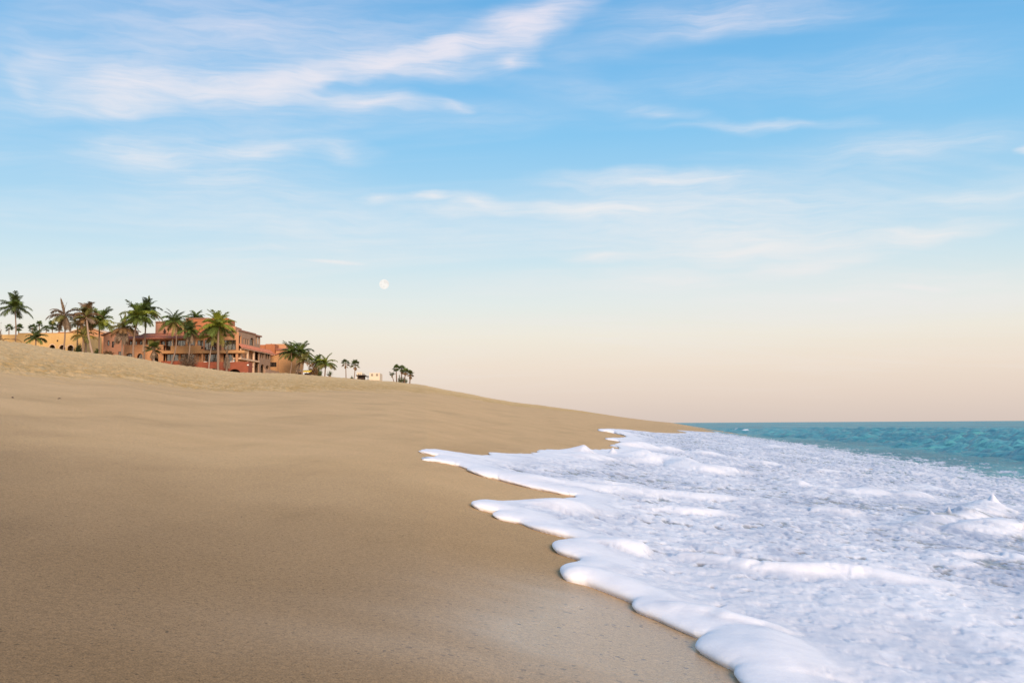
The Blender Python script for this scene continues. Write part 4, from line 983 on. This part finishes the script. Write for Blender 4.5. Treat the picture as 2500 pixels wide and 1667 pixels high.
C('deep green bushy palm right of the leaning pale trunk', 242, 243, 786, 223, 42, [('up','green',5),('mid','green',7),('out','lush',6),('low','green',6)], seed=9, tr=.2)
C('yellowing palm leaf cluster left of the pale leaning trunk', 188, 190, 790, 224, 28, [('mid','gold',3),('out','gold',4),('low','olive',4)], seed=10, tr=.16)
C('shaggy dying palm with hanging brown fronds left of the tallest green palm', 298, 300, 800, 214, 40, [('spike','olive',2),('mid','olive',3),('out','olive',4),('hang','grey',14),('low','brown',6)], seed=11, tr=.22)
C('large full green palm in front of the tile roof', 326, 337, 776, 214, 48, [('up','green',7),('mid','lush',7),('out','green',8),('low','green',7)], seed=13, tr=.24, lean=-.4)
C('dark palm with twin bare spikes behind the large green palm', 352, 357, 762, 219.5, 44, [('spike','dark',3),('up','dark',3),('mid','dark',6),('out','green',7),('low','olive',4)], seed=23, tr=.18)
C('spreading palm rising before the rose upper storey', 414, 426, 786, 215, 40, [('up','dark',4),('mid','green',6),('out','green',7),('low','olive',5),('hang','olive',3)], seed=15, tr=.17, lean=.9)
C('narrow dark green palm with shaggy grey skirt before the balcony', 455, 464, 808, 214, 34, [('up','dark',5),('mid','dark',5),('out','green',6),('low','dark',4),('hang','grey',7)], seed=16, tr=.18, lean=.3)
C('palm top showing above the flat orange roof', 479, 479, 776, 242, 26, [('up','green',5),('mid','green',6),('out','dark',6)], seed=17)
C('big bright green palm before the right window of the villa', 533, 533, 798, 213, 50, [('up','lush',7),('mid','lush',7),('out','lush',8),('low','green',6),('hang','olive',3)], trunk='grey', seed=18, tr=.27)
C('thin leaning palm trunk with small crown left of the big bright green palm', 510, 521, 822, 214.5, 26, [('mid','olive',4),('out','lush',5),('low','olive',4)], trunk='pale', seed=19, tr=.13, lean=-.2)
C('grizzled dead palm stump with forked bare ribs before the dark garage opening', 554, 554, 868, 213.2, 30, [('spike','grey',5),('bare','grey',4),('hang','grey',5)], seed=20, tr=.24)
C('coconut palm in front of the ochre gable with thin bent trunk', 706, 711, 862, 236, 34, [('up','green',5),('mid','green',6),('out','dark',6),('low','olive',5)], seed=21, tr=.15, lean=.3)
C('coconut palm beside the right edge of the ochre house', 722, 734, 862, 238, 36, [('up','green',5),('mid','dark',6),('out','green',6),('low','green',5)], seed=22, tr=.18, lean=.3)
C('low yellowish palm standing by the pale awning', 737, 741, 882, 235, 27, [('up','olive',3),('mid','olive',5),('out','olive',5),('low','brown',4)], seed=33, tr=.2)
C('dense green palm behind the feathery one right of the yellow awning', 772, 774, 884, 262, 24, [('up','green',4),('mid','green',6),('out','dark',6),('low','brown',5),('hang','brown',6)], seed=24, tr=.2)
C('feathery bright palm spreading right of the yellow awning', 793, 795, 888, 258, 30, [('up','lush',4),('mid','lush',6),('out','green',7),('low','olive',6)], seed=25, tr=.18)
fp = 'fan_palm'
C('left of the two slim fan palms on the crest', 845.5, 844, 887, 330, 13.5, [('up','dark',5),('mid','dark',8),('out','dark',8),('low','brown',7),('hang','brown',9)], seed=26, tr=.17, kind='fan', name=fp)
C('right of the two slim fan palms on the crest, beside the pavilion', 864, 867, 890, 330, 15, [('up','dark',5),('mid','dark',8),('out','dark',8),('low','olive',7),('hang','brown',6)], seed=27, tr=.16, kind='fan', name=fp, lean=.1)
C('leftmost fan palm of the isolated far clump', 969, 967, 900, 385, 13, [('up','dark',5),('mid','green',7),('out','dark',8),('low','dark',6)], trunk='brown', seed=28, tr=.24, kind='fan', name=fp)
C('tallest middle fan palm of the isolated far clump', 980, 981, 901, 389, 13, [('up','dark',5),('mid','green',7),('out','dark',8),('low','dark',6),('hang','brown',5)], trunk='brown', seed=29, tr=.24, kind='fan', name=fp)
C('bushy fan palm right of centre in the isolated far clump', 986, 990, 909, 383, 12.5, [('up','green',5),('mid','dark',7),('out','dark',8),('low','brown',6)], trunk='brown', seed=30, tr=.24, kind='fan', name=fp)
C('rightmost fan palm of the isolated far clump with brown skirt', 1000, 1002, 913, 386, 14, [('up','dark',5),('mid','olive',7),('out','dark',8),('low','brown',8),('hang','brown',9)], trunk='brown', seed=31, tr=.24, kind='fan', name=fp)
C('single drooping fan palm head low at the left of the far clump', 966, 957, 912, 384, 9, [('mid','dark',4),('out','dark',6),('low','dark',7),('hang','olive',4)], trunk='brown', seed=32, tr=.16, kind='fan', name=fp, lean=-.2)
for i, (x, y, r, lb) in enumerate([(22, 802, 13, 'far fan palm head left of the tall slim palm, over the yellow house'), (46, 801, 14, 'far fan palm head just right of the tall slim palm trunk'), (79, 801, 13, 'far fan palm head left of the highest one over the yellow house'), (96, 793, 13, 'highest far fan palm head over the yellow house'), (113, 803, 11, 'lowest far fan palm head over the yellow house'), (128, 796, 17, 'broad far fan palm head over the yellow house'), (145, 803, 12, 'far fan palm head beside the withered palm, over the yellow house')]):
    C(lb, x, x, y, 262 + 3 * (i % 3), r, [('up','dark',5),('mid','green',8),('out','dark',8),('low','dark',7)], seed=50 + i, kind='fan', name=fp, group='fan palms behind the yellow house')
C('stubby fan palm in front of the villa arches', 376, 375, 850, 213, 27, [('up','olive',6),('mid','green',9),('out','dark',10),('low','dark',9),('hang','grey',6)], seed=40, tr=.3, kind='fan', name=fp)

def bush(label, px, py, d, wpx, hpx, mat, seed, twigs=60, leaves=700, name='shrub', cat='shrub', leaf=.16):
    rnd = random.Random(seed); k = d / F_PX; c = P(px, py, d); g = gz(c.x, d) - .15; rx = wpx * k / 2; top = c.z + hpx * k / 2; hh = max(.6, top - g)
    th = empty(name, (c.x, d, g), label, cat); mb = MB()
    ends = []
    for i in range(twigs):
        a = rnd.uniform(0, 6.283); u = rnd.random() ** .6; e = Vector((c.x + rx * u * math.cos(a), d + rx * .8 * u * math.sin(a), g + hh * rnd.uniform(.45, 1.0) * (1.05 - .35 * u * u)))
        b0 = Vector((c.x + rx * .15 * math.cos(a), d + rx * .15 * math.sin(a), g)); m_ = b0.lerp(e, .5) + Vector((rnd.uniform(-.2, .2), rnd.uniform(-.2, .2), rnd.uniform(0, .3))) * rx * .6
        mb.tube([b0, m_, e], [.035, .022, .008], 3, False); ends += [(m_, e)]
    mb.build('stems', TRUNK['brown' if leaves else 'grey'], th)
    if leaves:
        lm = MB()
        for i in range(leaves):
            m_, e = rnd.choice(ends); p = m_.lerp(e, rnd.uniform(.1, 1.08)) + Vector((rnd.gauss(0, 1), rnd.gauss(0, 1), rnd.gauss(0, .7))) * rx * .10
            a = Vector((rnd.gauss(0, 1), rnd.gauss(0, 1), rnd.gauss(0, 1))).normalized(); b_ = a.cross(Vector((rnd.gauss(0, 1), rnd.gauss(0, 1), 1))).normalized(); L = leaf * rnd.uniform(.7, 1.4)
            lm.add([p - a * L, p + b_ * L * .4, p + a * L, p - b_ * L * .4], [(0, 1, 2, 3)])
        lm.build('foliage', LEAF[mat], th)
    return th
bush('dry grey thicket against the red garden wall', 462, 876, 213.6, 52, 34, 'grey', 1, 150, 1500, leaf=.13)
bush('dark green bush right of the yellow house arches', 192, 848, 222, 20, 22, 'dark', 2, 50, 1100)
bush('low dark shrub at the foot of the leaning pale palm', 237, 856, 218, 14, 12, 'dark', 3, 30, 500)
bush('scrubby brown bushes along the foot of the rose house', 262, 862, 219, 30, 14, 'brown', 4, 70, 800)
bush('brown undergrowth below the dense green palm', 764, 902, 250, 26, 26, 'brown', 5, 80, 1000)
bush('dark low growth just left of the two bright palm trunks on the right', 778, 907, 252, 18, 16, 'dark', 6, 50, 700)
bush('tiny dark scrub at the foot of the right slim fan palm', 860, 921, 331, 10, 5, 'dark', 7, 20, 260)
bush('dark undergrowth at the foot of the far palm clump', 984, 926, 384, 26, 12, 'dark', 8, 60, 900)
bush('grey leaning palm remains at the left picture edge', 0, 803, 228, 14, 30, 'grey', 9, 50, 500)
bush('small scrub under the thin bent palm trunk of the far clump', 975, 920, 382, 8, 14, 'dark', 11, 30, 300)

def agave():
    d = 254.0; c = P(805, 909, d); g = gz(c.x, d) - .1; th = empty('spiky_plant', (c.x, d, g), 'spiky agave like rosette at the foot of the bright palm', 'plant'); rnd = random.Random(3); ctr = Vector((c.x, d, P(805, 918, d).z)); mb0 = MB()
    mb0.tube([(c.x, d, g), ctr + Vector((0, 0, .2))], [.35, .3], 8); mb0.build('stem', TRUNK['brown'], th)
    for i in range(34):
        a = rnd.uniform(0, 6.28); e = R_(rnd.uniform(2, 85)); v = Vector((math.cos(a) * math.cos(e), math.sin(a) * math.cos(e), math.sin(e))); L = rnd.uniform(1.2, 1.75); s_ = v.cross(Vector((0, 0, 1))).normalized() * .075; m_ = ctr + v * L * .45; mb = MB()
        mb.add([ctr - s_ * .7, ctr + s_ * .7, m_ + s_, ctr + v * L, m_ - s_, m_ - v.cross(s_).normalized() * .05], [(0, 1, 2, 5), (0, 5, 4), (5, 2, 3), (4, 5, 3)]); mb.build('leaf', LEAF['dark'], th)
agave()

def fallen_frond():
    q = P(26, 823, 214); g = gz(q.x, 214); th = empty('fallen_frond', (q.x, 214, g), 'dry fallen palm frond lying by the foot of the left palm', 'palm frond')
    z = P(26, 824, 214).z
    for i, (a, sc) in enumerate(((8, 2.4), (175, 1.9), (-25, 1.8))):
        o = link('frond', feather('out', 'brown', i % 2), th); o.matrix_local = Matrix.Translation((0, 0, max(.1, z - g - .4))) @ Matrix.Rotation(R_(a), 4, 'Z') @ Matrix.Scale(sc, 4)
fallen_frond()
def twig(px, py, L, label, seed):
    q, s = hit(px, py, lambda a, c: base_z(a, c)); x, y = to_world(q, s); z = float(base_z(np.array(q), np.array(s)) + relief(np.array(q), np.array(s), math.hypot(x, y)))
    rnd = random.Random(seed); mb = MB(); n = 6
    mb.tube([(x + L * (i / n - .5), y + .01 * rnd.uniform(-1, 1), z + .003 + .004 * math.sin(3.1 * i / n)) for i in range(n + 1)], [.001, .003, .004, .004, .003, .002, .001], 6)
    o = mb.build('driftwood', M_dark, origin=(x, y, z)); tag(o, label, 'driftwood')
twig(145, 974, .036, 'larger dark scrap of driftwood on the smooth sand at left', 1)
twig(31, 972, .016, 'smaller dark scrap of driftwood near the left picture edge', 2)
